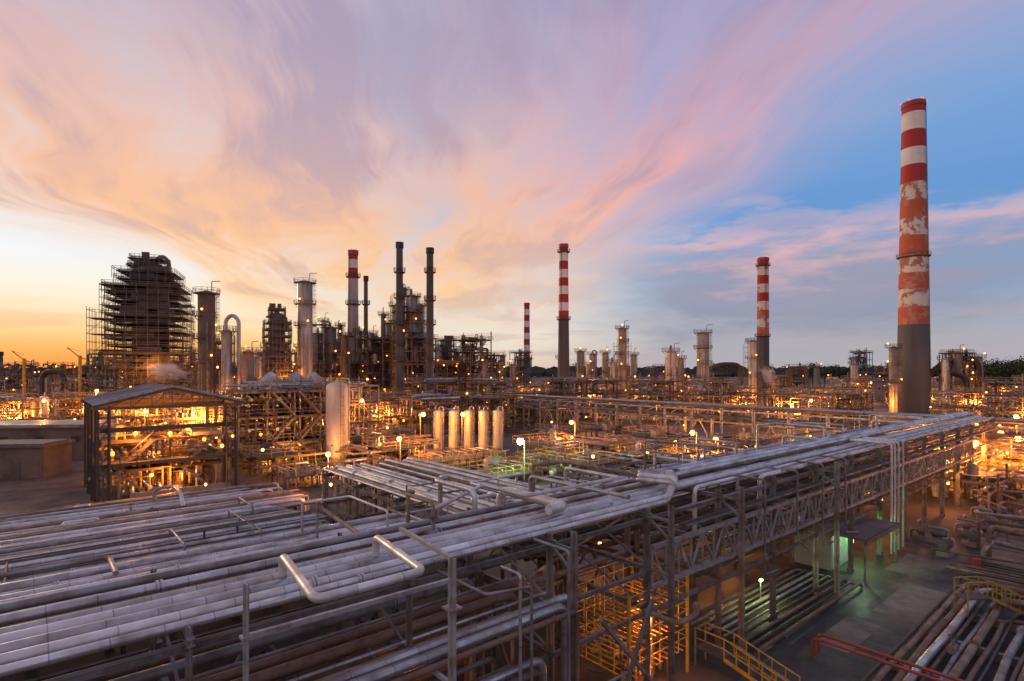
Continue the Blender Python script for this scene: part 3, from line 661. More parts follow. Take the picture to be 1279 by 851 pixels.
# ------------------------------------------------------------------ vessels / tanks
def vessel(xy,r,h,m,label,group=None,legs=True,top=True,name='storage_vessel'):
    t=thing(name,label,'vessel',xy,TH,group); q=M(); z0=1.0 if legs else 0.02
    q.drumv((0,0,0),r,z0,h,24)
    for z in (z0+.3*(h-z0),z0+.65*(h-z0)): q.lathe([(r,z-.05),(r+.05,z-.04),(r+.05,z+.04),(r,z+.05)],24)
    q.part('shell',m,t)
    if legs:
        q=M(); q.lathe([(r*.85,0),(r*.85,z0+r*.5)],16); q.part('skirt',CONC,t)
    if top:
        q=M(); q.rail([(r*.8*math.cos(k*.785),r*.8*math.sin(k*.785),h-r*.25) for k in range(8)],1.0,.06,True,2); q.cyl((0,0,h-.2),(0,0,h+.6),.2,8); q.part('railing',YEL,t)
    q=M(); q.ladder(0,-r-.2,0,h,0,-1,.5,.05); q.part('ladder',STEEL,t)
    q=M(); q.tube([(r*.3,0,h-.3),(r*.3,0,h+.5),(r+.3,0,h+.5),(r+.3,0,.6),(r+2,0,.6)],.1,8); q.part('outlet_pipe',ALU,t)
    return t
vessel(at(421,88),1.65,hz(477,88),TANKW,'tall white cylindrical vessel with top railing')
for u in (547,566,585,603,621): vessel(at(u,100),.8,hz(512,100),TANKW,'upright pale vessel in a row of five','row of upright pale vessels',top=False)
vessel(at(618,82),1.7,2.6,SILV,'small squat silver tank in the yard',legs=False)
for u,D,r in ((338,112,2.3),(370,114,2.3),(392,118,2.1)):
    t=thing('domed_tank','large silver tank with conical domed roof','tank',at(u,D),TH,'domed silver tanks'); h=hz(466,D)-1.0
    q=M(); q.lathe([(r,0),(r,h-1.0)],28); q.part('shell',COLM,t); q=M(); q.lathe([(r+.15,h-1.0),(r*.75,h),(r*.3,h+.9),(.3,h+1.2),(.01,h+1.25)],28); q.part('roof',SILV,t)
    q=M(); q.rail([((r+.1)*math.cos(k*.5236),(r+.1)*math.sin(k*.5236),h-1) for k in range(12)],1.1,.06,True,2); q.part('railing',YEL,t)
q=M(); q.tube([(0,0,2),(0,0,19),(-9,3,19),(-14,5,14),(-17,6,14)],1.1,18,4); q.solo('flue_duct',BLACKD,'fat black flue duct curving down','duct',at(1222,200),rot=.2)
q=M(); q.tube([(0,0,0),(0,0,12.5),(-7,2,14.5),(-12,3,14.5)],.9,16,3); q.solo('flue_duct',BLACKD,'fat black flue duct with bend','duct',at(1208,195),rot=.1)
q=M(); q.tube([(0,0,2),(0,0,17),(-9,0,17),(-13,3,14)],1.0,16,3); q.solo('flue_duct',BLACKD,'black flue duct beside chimney','duct',at(925,225),rot=0)
q=M(); q.tube([(0,0,0),(0,0,14.5),(-6,0,14.5),(-6,0,2)],.7,14,2.5); q.solo('flue_duct',BLACKD,'black looped duct over process area','duct',at(80,155),rot=0)
q=M(); q.tube([(0,0,2),(0,0,15.5),(7,0,15.5),(7,0,4)],.9,14,2.5); q.solo('flue_duct',BLACKD,'black looped duct behind the rack','duct',at(985,230),rot=0)
# ------------------------------------------------------------------ open shed
sx,sy=P(5.5,76); t=thing('open_shed','large open sided steel shed with low gable roof','shed',(sx,sy)); WX=14.0; DY=15.0; PK=12.9; OV=.5
for x in (0,WX):
    for y in (0,5,10,DY):
        q=M(); q.hbeam((x,y,0),(x,y,11.0),.5)
        if y==0:
            xx=x+1.1 if x==0 else x-1.1
            q.hbeam((xx,y,0),(xx,y,11.0),.35)
            for k in range(8): q.beam((x,y,k*1.35+.2),(xx,y,(k+1)*1.35+.2),.12)
        q.part('column_frame',DSTEEL,t)
q=M()
for x0,x1,z0,z1 in ((-OV,WX/2,11.2,PK+.2),(WX/2,WX+OV,PK+.2,11.2)):
    n=34
    for i in range(n):
        ya=-1+(DY+2)*i/n; yb=-1+(DY+2)*(i+1)/n; ym=(ya+yb)/2
        q.add([(x0,ya,z0),(x1,ya,z1),(x1,ym,z1+.1),(x0,ym,z0+.1)],[(0,1,2,3)]); q.add([(x0,ym,z0+.1),(x1,ym,z1+.1),(x1,yb,z1),(x0,yb,z0)],[(0,1,2,3)])
q.part('roof',ROOF,t)
for x0,x1,z0,z1 in ((-OV,WX/2,11.25,PK+.25),(WX/2,WX+OV,PK+.25,11.25)):
    q=M(); q.beam((x0,-1.08,z0),(x1,-1.08,z1),.1,.28); q.part('verge_trim',STEELW,t)
q=M()
for y in (-.9,4.9,10,DY+.9):
    q.beam((-OV,y,11.0),(WX/2,y,PK-.05),.15,.3); q.beam((WX/2,y,PK-.05),(WX+OV,y,11.0),.15,.3); q.beam((-.4,y,10.8),(WX+.4,y,10.8),.2,.3)
    for k in range(7): x=k*2+1; q.beam((x,y,10.8),(x,y,11.0+1.7*(1-abs(x-7)/7.5)),.09); q.beam((x,y,10.8),(x+1.4,y,11.0+1.6*(1-abs(x+1.4-7)/8)),.09)
for x in (0,WX): q.beam((x,-.5,10.8),(x,DY+.5,10.8),.3,.5)
q.part('roof_truss',DSTEEL,t)
q=M(); q.box((WX/2,.4,8.3),(WX-.6,.25,.5)); q.box((WX/2,.4,4.4),(WX-.6,.22,.35)); q.rail([(.5,.4,4.6),(WX-.5,.4,4.6)],1.1,.07); q.box((WX/2,5,4.45),(WX-1,9,.15)); q.part('gallery',DSTEEL,t)
q=M(); q.box((WX/2+1.2,-.1,.6),(WX-3.6,.25,1.2)); q.part('low_wall',CONC,t)
for i in range(5):
    q=M(); q.ball((1.5+i*2.8,1.2+i%2*5,R.uniform(5,9)),.24,6); q.part('lamp',BULB,t)
light(t,(4,1,7.5),2600);light(t,(10,6,8),2800);light(t,(7,1.5,2.5),1600);light(t,(7,13,6),3000)
sh=[module(random.Random(90+i),5.8,9,2,3.4,'compressor skid with yellow pipes under shed roof','compressor skids inside the open shed',1,(YEL,RUSTP,ALU),0,0,2,2.2) for i in range(2)]
sh[0].location=(*P(9.2,83.5),0); sh[1].location=(*P(15.8,83.5),0)
for s_ in sh: s_.rotation_euler=(0,0,TH)
def building(u0,u1,D,h,dep,label,wall,roofm,wins=4):
    x0,_=at(u0,D);x1,_=at(u1,D); w=x1-x0; t=thing('industrial_building',label,'building',((x0+x1)/2,D+dep/2),.12)
    q=M(); q.box((0,0,h/2),(w,dep,h)); q.part('wall',wall,t)
    q=M(); q.box((0,0,h+.15),(w+.8,dep+.8,.3)); q.box((0,0,h+.4),(w*.96,dep*.96,.2)); q.part('roof',roofm,t)
    for i in range(wins):
        q=M(); x=-w/2+w*(i+.5)/wins; q.box((x,-dep/2-.02,h*.65),(1.2,.06,.9)); q.part('window',BLACKD,t)
    q=M(); q.box((w*.2,-dep/2-.03,1.1),(1.1,.08,2.2)); q.part('door',DSTEEL,t)
    return t
DCONC=mat('brown_block_wall',(.18,.135,.105),.85,0,(.09,.068,.055),.8,.3)
building(-60,105,94,hz(535,94),10,'flat roofed grey industrial building',DCONC,ROOF)
building(-60,46,78,hz(560,78),6,'low concrete building with blank walls',DCONC,DECK,0)
building(1075,1130,280,9,14,'distant low industrial hall',CONC,ROOF)
# ------------------------------------------------------------------ green lit shelter
t=thing('pump_shelter','small pale corrugated shelter with flat canopy roof','shelter',P(47.6,18.2))
q=M(); n=20
for i in range(n):
    x=-2.0+4.0*i/n; q.box((x+.1,-1.2+(.03 if i%2 else 0),1.25),(.2,.08,2.5)); 
q.box((-2.0,.1,1.25),(.1,2.6,2.5)); q.box((2.0,.1,1.25),(.1,2.6,2.5)); q.part('wall',GREENLITW,t)
q=M(); q.box((0.4,-1.2,3.05),(7.0,5.6,.14)); q.box((.4,-4.0,2.95),(7.0,.1,.34)); q.part('canopy',ROOF,t)
for x in (-2.9,3.7):
    for y in (-3.8,1.3): q=M(); q.beam((x,y,0),(x,y,3.0),.12); q.part('canopy_post',STEEL,t)
q=M(); q.box((1.7,-1.32,2.1),(.4,.16,.3)); q.part('floodlight',BULBG,t)
light(t,(1.7,-1.9,1.9),100,(.12,1,.2),.1); light(t,(-1.0,-2.5,2.3),150,(.85,1,.8),.15)
t=thing('work_lamp','small lit work lamp on short pole','lamp',P(35.5,17.4)); q=M(); q.cyl((0,0,0),(0,0,1.5),.04); q.part('pole',STEEL,t); q=M(); q.box((0,-.05,1.6),(.25,.12,.14)); q.part('lamp_head',BULBG,t); light(t,(0,-.5,1.5),110,(.8,1,.35),.1)
t=thing('valve_platform','small platform with orange lit railings under rack','platform',P(22.6,17.6))
q=M()
for z in (1.2,2.5,3.8):
    for k in range(12): q.beam((-2.3+k*.42,-1.7,z),(-2.3+k*.42,1.7,z),.05)
    q.rail([(-2.3,-1.7,z),(2.3,-1.7,z),(2.3,1.7,z),(-2.3,1.7,z)],1.05,.04,True,.7)
for x in (-2.3,2.3):
    for y in (-1.7,1.7): q.beam((x,y,0),(x,y,4.9),.12)
q.part('platform_frame',YEL,t); q=M(); q.ball((0,-1.2,3.5),.1); q.part('lamp',BULBY,t); q=M(); q.drumv((.9,.5,0),.4,.3,3.1); q.part('vessel',RUSTP,t)
q=M(); rg=random.Random(4)
for k in range(16):
    x=rg.uniform(-2.2,2.2); z=rg.uniform(.6,4.6); y=rg.uniform(-1.3,1.5); q.tube([(x,y,.1),(x,y,z),(x+rg.uniform(-1.8,1.8),y,z),(x+rg.uniform(-1.8,1.8),y+.6,z)],rg.choice((.05,.08,.11)),8,mat=k%2)
q.part('piping',[RUSTP,GREY],t)
light(t,(0,-1.0,3.1),330,(1,.30,.04),.12); light(t,(-.6,-2.3,1),110,(1,.30,.04),.12)
# ------------------------------------------------------------------ ground pipes
Gg='pipes lying on the yard sleepers'
yb=((9.6,.09,DARK),(9.2,.14,TAN),(8.75,.17,RUSTP),(8.25,.2,ALU),(7.8,.09,RUSTP),(7.4,.12,GREY),(6.95,.19,TAN),(6.45,.12,RUSTP),(6.1,.08,DARK),(5.65,.18,GREY),(5.15,.1,RUSTP),(4.75,.15,TAN),(4.2,.2,DARK),(3.7,.11,TAN),(3.2,.17,RUSTP),(2.7,.12,GREY))
for i,(b,r,m) in enumerate(yb):
    e=50-i*.8-R.random()*2; w=R.uniform(.3,1.5); k=R.uniform(26,40); sh_=R.uniform(-.1,.5)
    path=[(16,b-.8-sh_,.45+r),(k,b,.45+r),(k+5,b,.45+r),(e,b+.2,.45+r)]
    path+= [(e+.6,b-1.5,.45+r),(e+1.5,b-14-i,.45+r)] if i%2 else [(e,b,1.2),(e+w,b-.9,1.2),(e+w,b-5,1.2),(e+w+2,b-15,1.2)]
    pipe(path,r,m,lab(m,'on the yard sleepers'),Gg,14,bend=1.1)
for i in range(24):
    a=R.uniform(28,52); b=R.uniform(-6,3); z=R.uniform(.3,1.6); d1=R.uniform(2,7); m=R.choice((TAN,RUSTP,DARK,GREY,TAN))
    pipe([(a-d1,b,z),(a,b,z),(a+.5,b-R.uniform(1,4),z),(a+R.uniform(2,8),b-4.5,z),(a+R.uniform(8,10),b-4.5,.2)],R.choice((.07,.12,.2)),m,lab(m,'curving across the yard'),Gg,12,bend=1.1)
for i in range(7):
    a=18+i*5; t=M(); t.box((0,0,.22),(.3,7.6,.44)); t.solo('pipe_sleeper',CONC,'concrete sleeper carrying yard pipes','pipe support',P(a,6.0),group='concrete pipe sleepers')
for a in (31.0,31.7):
    pipe([(a,2,1.1),(a,12.4,1.1),(a,12.4,.1)],.08,REDP,'red painted pipe crossing over yard pipes','red pipes crossing the yard',12,False,.3)
for i in range(9):
    pipe([(50+i*.7,11.5-R.random()*2,.3),(50+i*.7,4,.3),(57,2-i*.6,.3)],R.choice((.08,.12,.17)),R.choice((DARK,RUSTP,TAN)),'dark pipe lying on the asphalt',Gg,10,False)
for i in range(10):
    b=14.3+i*.5; pipe([(29,b,.35),(43.5-R.random(),b,.35),(43.7,b,.1)],R.choice((.07,.1,.14)),R.choice((RUSTP,DARK,GREY)),'dark pipe at ground level under rack','ground pipes under the rack',10,False)
for i in range(14):
    a=54+i*2.1; b0=R.uniform(9,13); z=R.uniform(.5,2.2)
    pipe([(a,b0,.1),(a,b0,z),(a+R.uniform(-2,4),b0,z),(a+R.uniform(-1,3),b0-R.uniform(3,8),z)],R.choice((.08,.13,.18)),R.choice((GREY,RUSTP,TAN)),'bent pipe beside the pump area','bent pipes beside the pumps',10,False)
for a,b,l,rt,z0 in ((26.2,14.4,3.2,-.7,.9),(43.5,7.6,3,.3,1.5)):
    t=thing('yellow_stair','yellow steel access stair with handrails','stair',P(a,b),TH+rt-.9)
    q=M(); dz=z0-.1
    for y in (-.45,.45):
        q.beam((0,y,z0),(l,y,.1),.06,.18); q.beam((0,y,z0+1),(l,y,1.1),.05); q.beam((0,y,z0+.5),(l,y,.6),.04)
        q.beam((-1.6,y,z0+1),(0,y,z0+1),.05); q.beam((-1.6,y,z0+.5),(0,y,z0+.5),.04); q.beam((-1.6,y,0),(-1.6,y,z0+1),.06)
        for k in range(6): q.beam((l*k/5,y,z0-dz*k/5),(l*k/5,y,z0+1-dz*k/5),.045)
    q.part('handrail',YEL,t); q=M()
    n=max(3,int(z0/.2))
    for k in range(n): q.box((l*(k+.5)/n,0,z0-dz*(k+.5)/n),(.3,.9,.05))
    q.box((-.8,0,z0),(1.6,.9,.06)); q.part('tread',DECK,t)
MOT=mat('motor_grey_blue',(.15,.155,.16),.5,.2,(.09,.065,.05),.6,1.5)
def pump():
    t=thing('pump_set','dark electric motor and pump on a plinth','pump',(0,0),group='motor pumps on the paving')
    q=M(); q.box((0,0,.2),(2.6,.9,.4)); q.part('plinth',CONC,t)
    q=M(); q.cyl((-1.15,0,.85),(-.1,0,.85),.33,18)
    for k in range(7): q.cyl((-1.05+k*.13,0,.85),(-1.02+k*.13,0,.85),.38,18)
    q.cyl((-1.25,0,.85),(-1.15,0,.85),.3,18); q.box((-.6,0,.48),(.8,.5,.16)); q.box((-.6,0,1.3),(.3,.28,.2)); q.part('motor',MOT,t)
    q=M(); q.cyl((-.1,0,.85),(.5,0,.85),.08); q.cyl((.5,0,.85),(.95,0,.85),.34,16); q.tube([(.75,0,1.1),(.75,0,1.8),(.75,1.4,1.8)],.11,10); q.tube([(.9,0,.85),(1.5,0,.85),(1.5,0,.1)],.12,10); q.box((.7,0,.5),(.4,.4,.2)); q.part('pump_casing',GREY,t); return t
pm=pump(); pm.location=(*P(62,11.5),0)
for a,b in ((65,12),(60,14.2),(68,11.5),(71,9),(66,7.5),(74,12.5),(77,7),(70,3.5),(57,12.4),(80,11),(78,2)): clone(pm,P(a,b),TH+math.pi/2*R.randint(0,1))
q=M(); q.lathe([(.01,0),(.29,0),(.29,.28),(.31,.3),(.29,.32),(.29,.58),(.31,.6),(.29,.62),(.29,.88),(.26,.88),(.26,.85),(.01,.85)],18)
dm=q.mesh('oil_drum',[REDP])
for i,(a,b) in enumerate(((3,75),(3.8,75.3),(4.6,74.9),(10.6,74.9),(11.4,75),(12.2,74.9),(12.9,75.1),(60,7),(60.8,7.3),(54,10))):
    o=link(bpy.data.objects.new('oil_drum',dm)); o.location=(*P(a,b),0.01); o['label']='dusty red steel oil drum standing on paving'; o['category']='oil drum'; o['group']='oil drums on the paving'
for a,b,X,Y in ((45,58,14,6),(34,62,10,5),(60,60,10,8),(72,48,12,6),(84,62,8,8),(50,72,12,5),(30,50,8,5),(40,42,10,5),(28,74,8,5),(36,54,8,5),(52,44,10,5)):
    t=thing('railed_platform','low yellow railed platform with pipes','platform',P(a,b),group='yellow railed platforms in the yard')
    q=M(); q.rail([(-X/2,-Y/2,1.6),(X/2,-Y/2,1.6),(X/2,Y/2,1.6),(-X/2,Y/2,1.6)],1.2,.06,True,1.2); q.part('railing',YEL,t)
    q=M(); q.box((0,0,1.55),(X,Y,.1)); 
    for x in (-X/2,0,X/2):
        for y in (-Y/2,Y/2): q.beam((x,y,0),(x,y,1.5),.15)
    q.part('deck',DECK,t); q=M()
    for k in range(8): x=-X/2+X*k/8+.5; q.tube([(x,-Y/2+.5,0.2),(x,-Y/2+.5,2.4),(x,Y/2-.5,2.4),(x,Y/2-.5,.2)],R.choice((.07,.1,.15)),8,mat=k%3)
    q.part('piping',[GREY,ALU,GREY],t)
t=thing('heat_exchanger','grey horizontal heat exchanger on saddles','heat exchanger',(0,0),group='heat exchangers in the yard')
q=M(); q.drumh((0,0,1.5),.5,5,0,18); q.cyl((-1.9,0,1.5),(-1.8,0,1.5),.65,18); q.cyl((-1.75,0,1.5),(-1.65,0,1.5),.65,18); q.part('shell',COLM,t)
q=M(); q.box((-1.2,0,.5),(.3,1.0,1)); q.box((1.6,0,.5),(.3,1.0,1)); q.part('saddle',CONC,t)
q=M(); q.tube([(1.8,0,1.9),(1.8,0,3.0),(1.8,3,3.0)],.15,8); q.part('nozzle_pipe',ALU,t); q=M(); q.tube([(-2.2,0,1),(-2.2,0,.4),(-2.2,-3,.4)],.15,8); q.part('nozzle_pipe',ALU,t); ex=t
ex.location=(*P(54,50),0)
for a,b in ((54,53),(54,56),(66,44),(66,47),(80,40),(80,44),(44,84),(60,84),(46,38)): clone(ex,P(a,b),TH+math.pi/2*R.randint(0,1))
# ------------------------------------------------------------------ lamps
def lamp_post(u,v,D,e=3200,c=OR,bm=BULBH,lb='sodium lamp on tall steel pole casting orange light',br=.36):
    h=max(2.5,hz(v,D)); t=thing('lamp_post',lb,'lamp post',at(u,D),R.uniform(-1,1),'lamp posts around the plant')
    q=M(); q.lathe([(.12,0),(.06,h)],8); q.part('pole',STEEL,t); q=M(); q.beam((0,0,h),(0,-.9,h+.3),.07); q.part('arm',STEEL,t)
    q=M(); q.box((0,-1.1,h+.38),(.5,.7,.12)); hd=q.part('lamp_head',STEEL,t)
    q=M(); q.ball((0,-1.1,h-.02),br,12); q.part('lamp_bulb',bm,hd); light(t,(0,-1.5,h-.7),e,c,.2)
for u,v,D in ((525,517,94),(577,517,96),(500,547,84),(718,527,95),(870,540,84),(897,548,80),(1010,500,140),(1240,540,80),(1263,547,74),(1210,528,92),(1208,552,70),(410,566,82),(455,500,118),(293,490,124),(60,500,120),(120,488,130),(960,512,125),(820,505,150),(1165,560,70),(1085,478,210),(905,488,190),(740,490,180),(1270,520,100),(330,520,100)):
    lamp_post(u,v,D)
lamp_post(655,550,72,2600,(.6,1,.35),BULBG,'greenish white lamp on steel pole in yard',.45)
for a,b,z,e in ((30,26,3,300),(46,26,3,400),(64,26,3,600),(80,26,3,700),(88,18,3,700),(74,16,3,500),(60,18,3,200),(99,40,4,2000),(99,64,4,2000),(99,90,4,2000),(99,15,4,2000),(99,-5,4,2000),(14,66,3,600),(20,48,5,700),(66,4,3,500),(82,6,4,1200),(11,17.4,2,90)):
    t=thing('bulkhead_lamp','small caged sodium lamp under the rack','lamp',P(a,b),group='bulkhead lamps under pipe racks')
    q=M(); q.beam((0,0,z+1.2),(0,0,z+.2),.05); q.box((0,0,z+.2),(.3,.3,.08)); q.part('lamp_bracket',STEEL,t); q=M(); q.ball((0,0,z),.13,8); q.part('lamp_bulb',BULBH,t); light(t,(0,0,z-.3),e,r=.15)
for u,D,z in ((100,140,18.5),(30,150,18)):
    t=thing('crane','small distant crane with slanted jib','crane',at(u,D),0); q=M(); q.beam((0,0,0),(0,0,z),.5); q.part('mast',YEL,t); q=M(); q.beam((0,0,z-.5),(-3.2,0,z+2),.2); q.beam((0,0,z-.5),(1.5,0,z-.9),.3); q.beam((0,0,z+1),(-3.2,0,z+2),.08); q.part('jib',YEL,t)
# ------------------------------------------------------------------ trees
def tree(seed,h):
    rg=random.Random(seed); t=thing('tree','broad leafy tree behind the plant','tree',(0,0),group='trees behind the plant')
    q=M(); q.tube([(0,0,0),(.2,.1,h*.3),(0,.2,h*.6)],.35,8)
    tips=[]
    for k in range(7):
        an=rg.uniform(0,6.28); rr=rg.uniform(.2,.42)*h; z=rg.uniform(.5,.92)*h; p=(rr*math.cos(an),rr*math.sin(an),z); tips.append(p); q.tube([(0,.1,h*rg.uniform(.25,.5)),(p[0]*.5,p[1]*.5,z*.8),p],.13,5)
    q.part('trunk',BARK,t); q=M()
    for p in tips+[(0,0,h*.9)]:
        for k in range(260):
            d=Vector((rg.gauss(0,1),rg.gauss(0,1),rg.gauss(0,.7)))*h*.085; c=Vector(p)+d; s=rg.uniform(.25,.6); n=Vector((rg.gauss(0,1),rg.gauss(0,1),rg.gauss(0,1))).normalized(); a=n.orthogonal().normalized()*s; b=n.cross(a)*.8
            q.add([c-a,c+b,c+a,c-b],[(0,1,2,3)])
    q.part('crown',LEAF,t); return t
trs=[tree(i,16+i*2) for i in range(3)]
pos=[(1250,255),(1262,262),(1276,250),(1235,290),(1290,240),(1246,300),(1030,420),(1045,430),(1015,440),(1060,410),(1270,320),(1225,330),(1300,260)]
for i,(u,D) in enumerate(pos):
    if i<3: trs[i].location=(*at(u,D),0)
    else: clone(trs[i%3],at(u,D),R.uniform(0,6))
q=M(); rg=random.Random(5)
for i in range(900):
    x=-1400+i*3.2; y=1150+rg.uniform(-25,25); hh=rg.uniform(14,24)
    for k in range(5):
        cx=x+rg.uniform(-6,6); cz=hh*rg.uniform(.3,.8); s=rg.uniform(4,8)
        q.add([(cx-s,y+k,max(0,cz-s)),(cx+s*.8,y+k,max(0,cz-s*.9)),(cx+s,y+k+2,cz+s*.5),(cx,y+k,cz+s*.8),(cx-s*.9,y+k+1,cz+s*.4)],[(0,1,2,3,4)])
q.solo('woodland',FAR,'far dark line of woodland on the horizon','woodland',rot=0,kind='stuff')
# ------------------------------------------------------------------ steam
sm_m=bpy.data.materials.new('steam'); sm_m.use_nodes=True; nt=sm_m.node_tree; N=nt.nodes; L=nt.links; N.remove(N['Principled BSDF'])
v=N.new('ShaderNodeVolumePrincipled'); v.inputs['Color'].default_value=(1,1,1,1)
tc=N.new('ShaderNodeTexCoord'); ln=N.new('ShaderNodeVectorMath'); ln.operation='LENGTH'; L.new(tc.outputs['Object'],ln.inputs[0])
n=N.new('ShaderNodeTexNoise'); n.inputs['Scale'].default_value=2.2; n.inputs['Detail'].default_value=4; L.new(tc.outputs['Object'],n.inputs['Vector'])
s1=N.new('ShaderNodeMath'); s1.operation='SUBTRACT'; L.new(n.outputs['Fac'],s1.inputs[0])
s0=N.new('ShaderNodeMath'); s0.operation='MULTIPLY_ADD'; L.new(ln.outputs['Value'],s0.inputs[0]); s0.inputs[1].default_value=.42; s0.inputs[2].default_value=.24; L.new(s0.outputs[0],s1.inputs[1])
s2=N.new('ShaderNodeMath'); s2.operation='MULTIPLY'; L.new(s1.outputs[0],s2.inputs[0]); s2.inputs[1].default_value=1.6; s2.use_clamp=True
L.new(s2.outputs[0],v.inputs['Density']); L.new(v.outputs[0],N['Material Output'].inputs['Volume'])
def steam(xy,z,scl,rot,label):
    q=M(); pr=[(max(.001,math.sin(math.pi*k/10)),-math.cos(math.pi*k/10)) for k in range(11)]; q.lathe(pr,20)
    o=q.solo('steam_plume',sm_m,label,'steam',xy,z,0); o.scale=scl; o.rotation_euler=rot; return o
steam(at(960,178),13,(3.0,3.0,6.0),(0,-.6,0),'white steam plume drifting from the plant')
steam(at(205,98),15,(5.5,3.5,2.4),(0,.2,0),'thin steam haze drifting above the shed')
# ------------------------------------------------------------------ world
w=bpy.data.worlds.new('World'); sc.world=w; w.use_nodes=True; nt=w.node_tree; N=nt.nodes; L=nt.links
try: w.cycles.sampling_method='NONE'
except Exception: pass
bg=N['Background']
def setin(s,x):
    if isinstance(x,(int,float)): s.default_value=x
    elif isinstance(x,tuple): s.default_value=(*x,1) if len(x)==3 and s.type=='RGBA' else x
    else: L.new(x,s)
def mth(op,a,b=None,c=None,cl=False):
    n=N.new('ShaderNodeMath'); n.operation=op; n.use_clamp=cl; setin(n.inputs[0],a)
    if b is not None: setin(n.inputs[1],b)
    if c is not None: setin(n.inputs[2],c)
    return n.outputs[0]
def sm(x,a,b):
    n=N.new('ShaderNodeMapRange'); n.interpolation_type='SMOOTHSTEP'; setin(n.inputs[0],x); n.inputs[1].default_value=a; n.inputs[2].default_value=b; return n.outputs[0]
def ramp(x,els):
    n=N.new('ShaderNodeValToRGB'); r=n.color_ramp
    while len(r.elements)<len(els): r.elements.new(.5)
    for e,(p,c) in zip(r.elements,els): e.position=p; e.color=(*c,1)
    L.new(x,n.inputs[0]); return n.outputs[0]
def mix(f,a,b):
    n=N.new('ShaderNodeMix'); n.data_type='RGBA'; setin(n.inputs[0],f); setin(n.inputs[6],a); setin(n.inputs[7],b); return n.outputs[2]
def noise(x,y,z,scale,det=4,rough=.55,dist=0):
    c=N.new('ShaderNodeCombineXYZ'); setin(c.inputs[0],x); setin(c.inputs[1],y); setin(c.inputs[2],z)
    n=N.new('ShaderNodeTexNoise'); L.new(c.outputs[0],n.inputs['Vector']); n.inputs['Scale'].default_value=scale; n.inputs['Detail'].default_value=det; n.inputs['Roughness'].default_value=rough; n.inputs['Distortion'].default_value=dist
    return n.outputs['Fac']
tc=N.new('ShaderNodeTexCoord'); nm=N.new('ShaderNodeVectorMath'); nm.operation='NORMALIZE'; L.new(tc.outputs['Generated'],nm.inputs[0])
sp=N.new('ShaderNodeSeparateXYZ'); L.new(nm.outputs[0],sp.inputs[0]); x,y,z=sp.outputs
zp=mth('MAXIMUM',z,0.0)
hl=mth('SQRT',mth('ADD',mth('MULTIPLY',x,x),mth('MULTIPLY',y,y)))
az=mth('DIVIDE',x,mth('MAXIMUM',hl,.01))
left=ramp(zp,[(0,(.92,.30,.07)),(.03,(1,.48,.13)),(.065,(1,.74,.38)),(.105,(.98,.88,.70)),(.16,(.89,.92,.95)),(.25,(.78,.83,.91)),(.40,(.60,.64,.77)),(.6,(.44,.48,.68))])
right=ramp(zp,[(0,(.42,.40,.44)),(.05,(.40,.43,.51)),(.13,(.23,.37,.58)),(.25,(.14,.32,.65)),(.36,(.20,.37,.67)),(.6,(.31,.39,.63))])
midr=ramp(zp,[(0,(.78,.58,.46)),(.05,(.88,.77,.64)),(.13,(.72,.74,.76)),(.25,(.48,.57,.74)),(.45,(.38,.43,.64)),(.6,(.33,.38,.61))])
clear=mix(sm(az,-.5,-.08),left,midr); clear=mix(sm(az,-.02,.42),clear,right)
zz=mth('ADD',zp,.05); px=mth('DIVIDE',x,zz); py=mth('DIVIDE',y,zz)
px=mth('ADD',px,mth('MULTIPLY',py,.13))
nA=noise(mth('MULTIPLY',px,.4),mth('MULTIPLY',py,.25),3.1,1.0,2)
nB=noise(mth('MULTIPLY',px,.8),mth('MULTIPLY',py,.6),8.7,1.0,3)
pxw=mth('ADD',mth('ADD',px,mth('MULTIPLY',mth('SUBTRACT',nA,.5),2.0)),mth('MULTIPLY',mth('SUBTRACT',nB,.5),.7))
st=noise(mth('MULTIPLY',pxw,.85),mth('MULTIPLY',py,.18),0,1.5,5,.58)
fine=noise(mth('MULTIPLY',pxw,3.0),mth('MULTIPLY',py,.5),2,1.5,5,.62)
st2=noise(mth('MULTIPLY',pxw,.5),mth('MULTIPLY',py,.35),7,1.3,4,.55)
lm=sm(pxw,-2.6,-1.5); rm=mth('SUBTRACT',1,sm(pxw,.9,1.9))
band=mth('MULTIPLY',mth('MULTIPLY',lm,rm),sm(zp,.04,.13))
tex=mth('ADD',mth('MULTIPLY',st,.7),mth('MULTIPLY',fine,.3))
dn=mth('MULTIPLY',band,mth('ADD',.22,mth('ADD',mth('MULTIPLY',sm(tex,.39,.58),.62),mth('MULTIPLY',sm(st2,.35,.62),.4))),cl=True)
top=mth('MULTIPLY',mth('MULTIPLY',sm(zp,.33,.5),mth('SUBTRACT',1,sm(az,.35,.62))),mth('ADD',.3,mth('MULTIPLY',sm(tex,.36,.62),.5)))
dn=mth('MAXIMUM',dn,top)
cl=ramp(zp,[(0,(1,.60,.26)),(.1,(1,.68,.38)),(.18,(1,.58,.31)),(.27,(.95,.54,.35)),(.36,(.82,.52,.45)),(.47,(.62,.46,.52)),(.6,(.46,.39,.52))])
cr=ramp(zp,[(0,(.82,.58,.46)),(.12,(.92,.60,.43)),(.22,(.89,.50,.42)),(.32,(.82,.43,.43)),(.42,(.60,.39,.51)),(.6,(.42,.35,.54))])
cc=mix(sm(az,-.15,.25),cl,cr)
dark=mix(sm(zp,.1,.4),(.62,.45,.43),(.30,.28,.46))
cc=mix(mth('MULTIPLY',sm(mth('ADD',mth('MULTIPLY',st2,.65),mth('MULTIPLY',fine,.35)),.48,.60),.55),cc,dark)
col=mix(dn,clear,cc)
ln=noise(mth('MULTIPLY',az,2.4),mth('MULTIPLY',zp,9),5,1.4,6,.6)
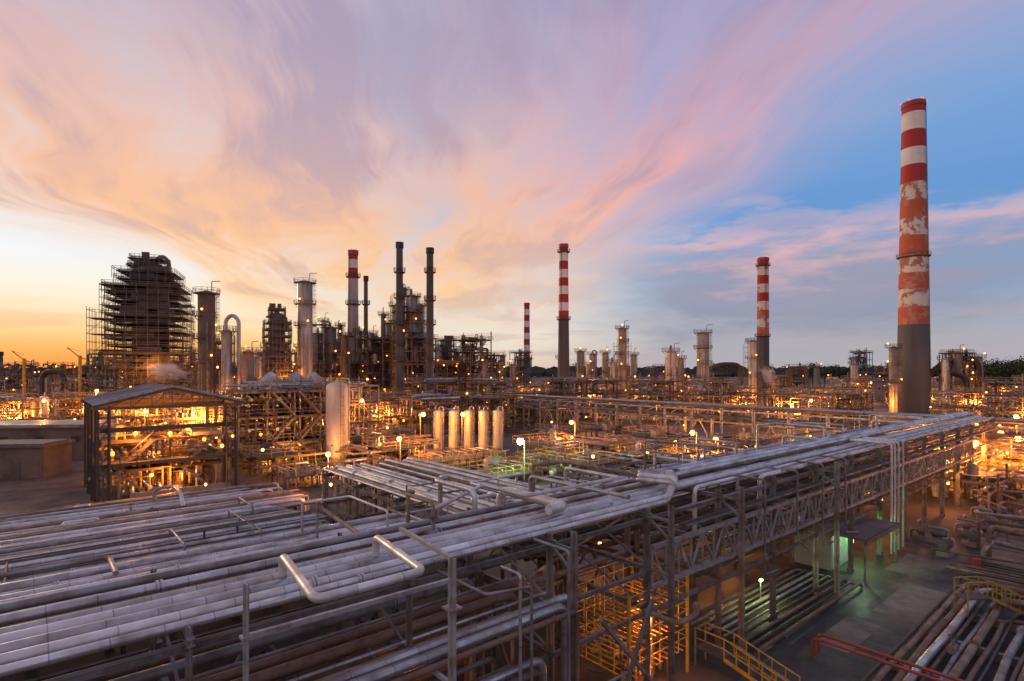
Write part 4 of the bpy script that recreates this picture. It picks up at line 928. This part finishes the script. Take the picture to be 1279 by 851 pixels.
edge=mth('ADD',zp,mth('MULTIPLY',mth('SUBTRACT',ln,.5),.26))
lb=mth('MULTIPLY',mth('MULTIPLY',sm(az,.04,.34),mth('SUBTRACT',1,sm(edge,.205,.24))),mth('ADD',.4,mth('MULTIPLY',sm(ln,.40,.56),.6)),cl=True)
lc=ramp(edge,[(0,(.46,.43,.46)),(.05,(.41,.39,.44)),(.10,(.29,.32,.43)),(.16,(.33,.33,.45)),(.20,(.66,.44,.49)),(.235,(.76,.53,.56))])
col=mix(lb,col,lc)
n3=noise(mth('MULTIPLY',az,3),mth('MULTIPLY',zp,30),9,1.4,4)
col=mix(mth('MULTIPLY',mth('MULTIPLY',sm(n3,.5,.62),mth('SUBTRACT',1,sm(zp,.05,.12))),.5),col,mix(sm(az,-.3,.2),(.82,.46,.26),(.48,.42,.46)))
sky=N.new('ShaderNodeTexSky'); sky.sky_type='NISHITA'; sky.sun_disc=False; sky.sun_elevation=math.radians(1.5); sky.sun_rotation=math.radians(-48)
sk=N.new('ShaderNodeVectorMath'); sk.operation='SCALE'; L.new(sky.outputs[0],sk.inputs[0]); sk.inputs['Scale'].default_value=.004
ad=N.new('ShaderNodeVectorMath'); ad.operation='ADD'; L.new(col,ad.inputs[0]); L.new(sk.outputs[0],ad.inputs[1]); col=ad.outputs[0]
col=mix(sm(z,-.02,0.),(.06,.05,.045),col)
L.new(col,bg.inputs[0]); bg.inputs[1].default_value=1.0
s_=bpy.data.lights.new('sun','SUN'); s_.energy=.7; s_.angle=math.radians(12); s_.color=(1,.66,.40)
so=link(bpy.data.objects.new('sun',s_)); d=Vector((math.sin(math.radians(-48)),math.cos(math.radians(-48)),.14)).normalized(); so.rotation_euler=d.to_track_quat('Z','Y').to_euler()
# ------------------------------------------------------------------ camera
cam=bpy.data.cameras.new('camera'); co=link(bpy.data.objects.new('camera',cam)); co.location=(0,0,15); co.rotation_euler=(math.radians(90),0,0)
cam.sensor_width=36; cam.lens=36*710/1279; cam.shift_y=36.5/1279; cam.clip_start=.5; cam.clip_end=9000
sc.camera=co
sc.view_settings.view_transform='Standard'
try: sc.view_settings.look='None'
except: pass
sc.view_settings.exposure=0
print('objects',len(bpy.data.objects),'faces',sum(len(m.polygons) for m in bpy.data.meshes))
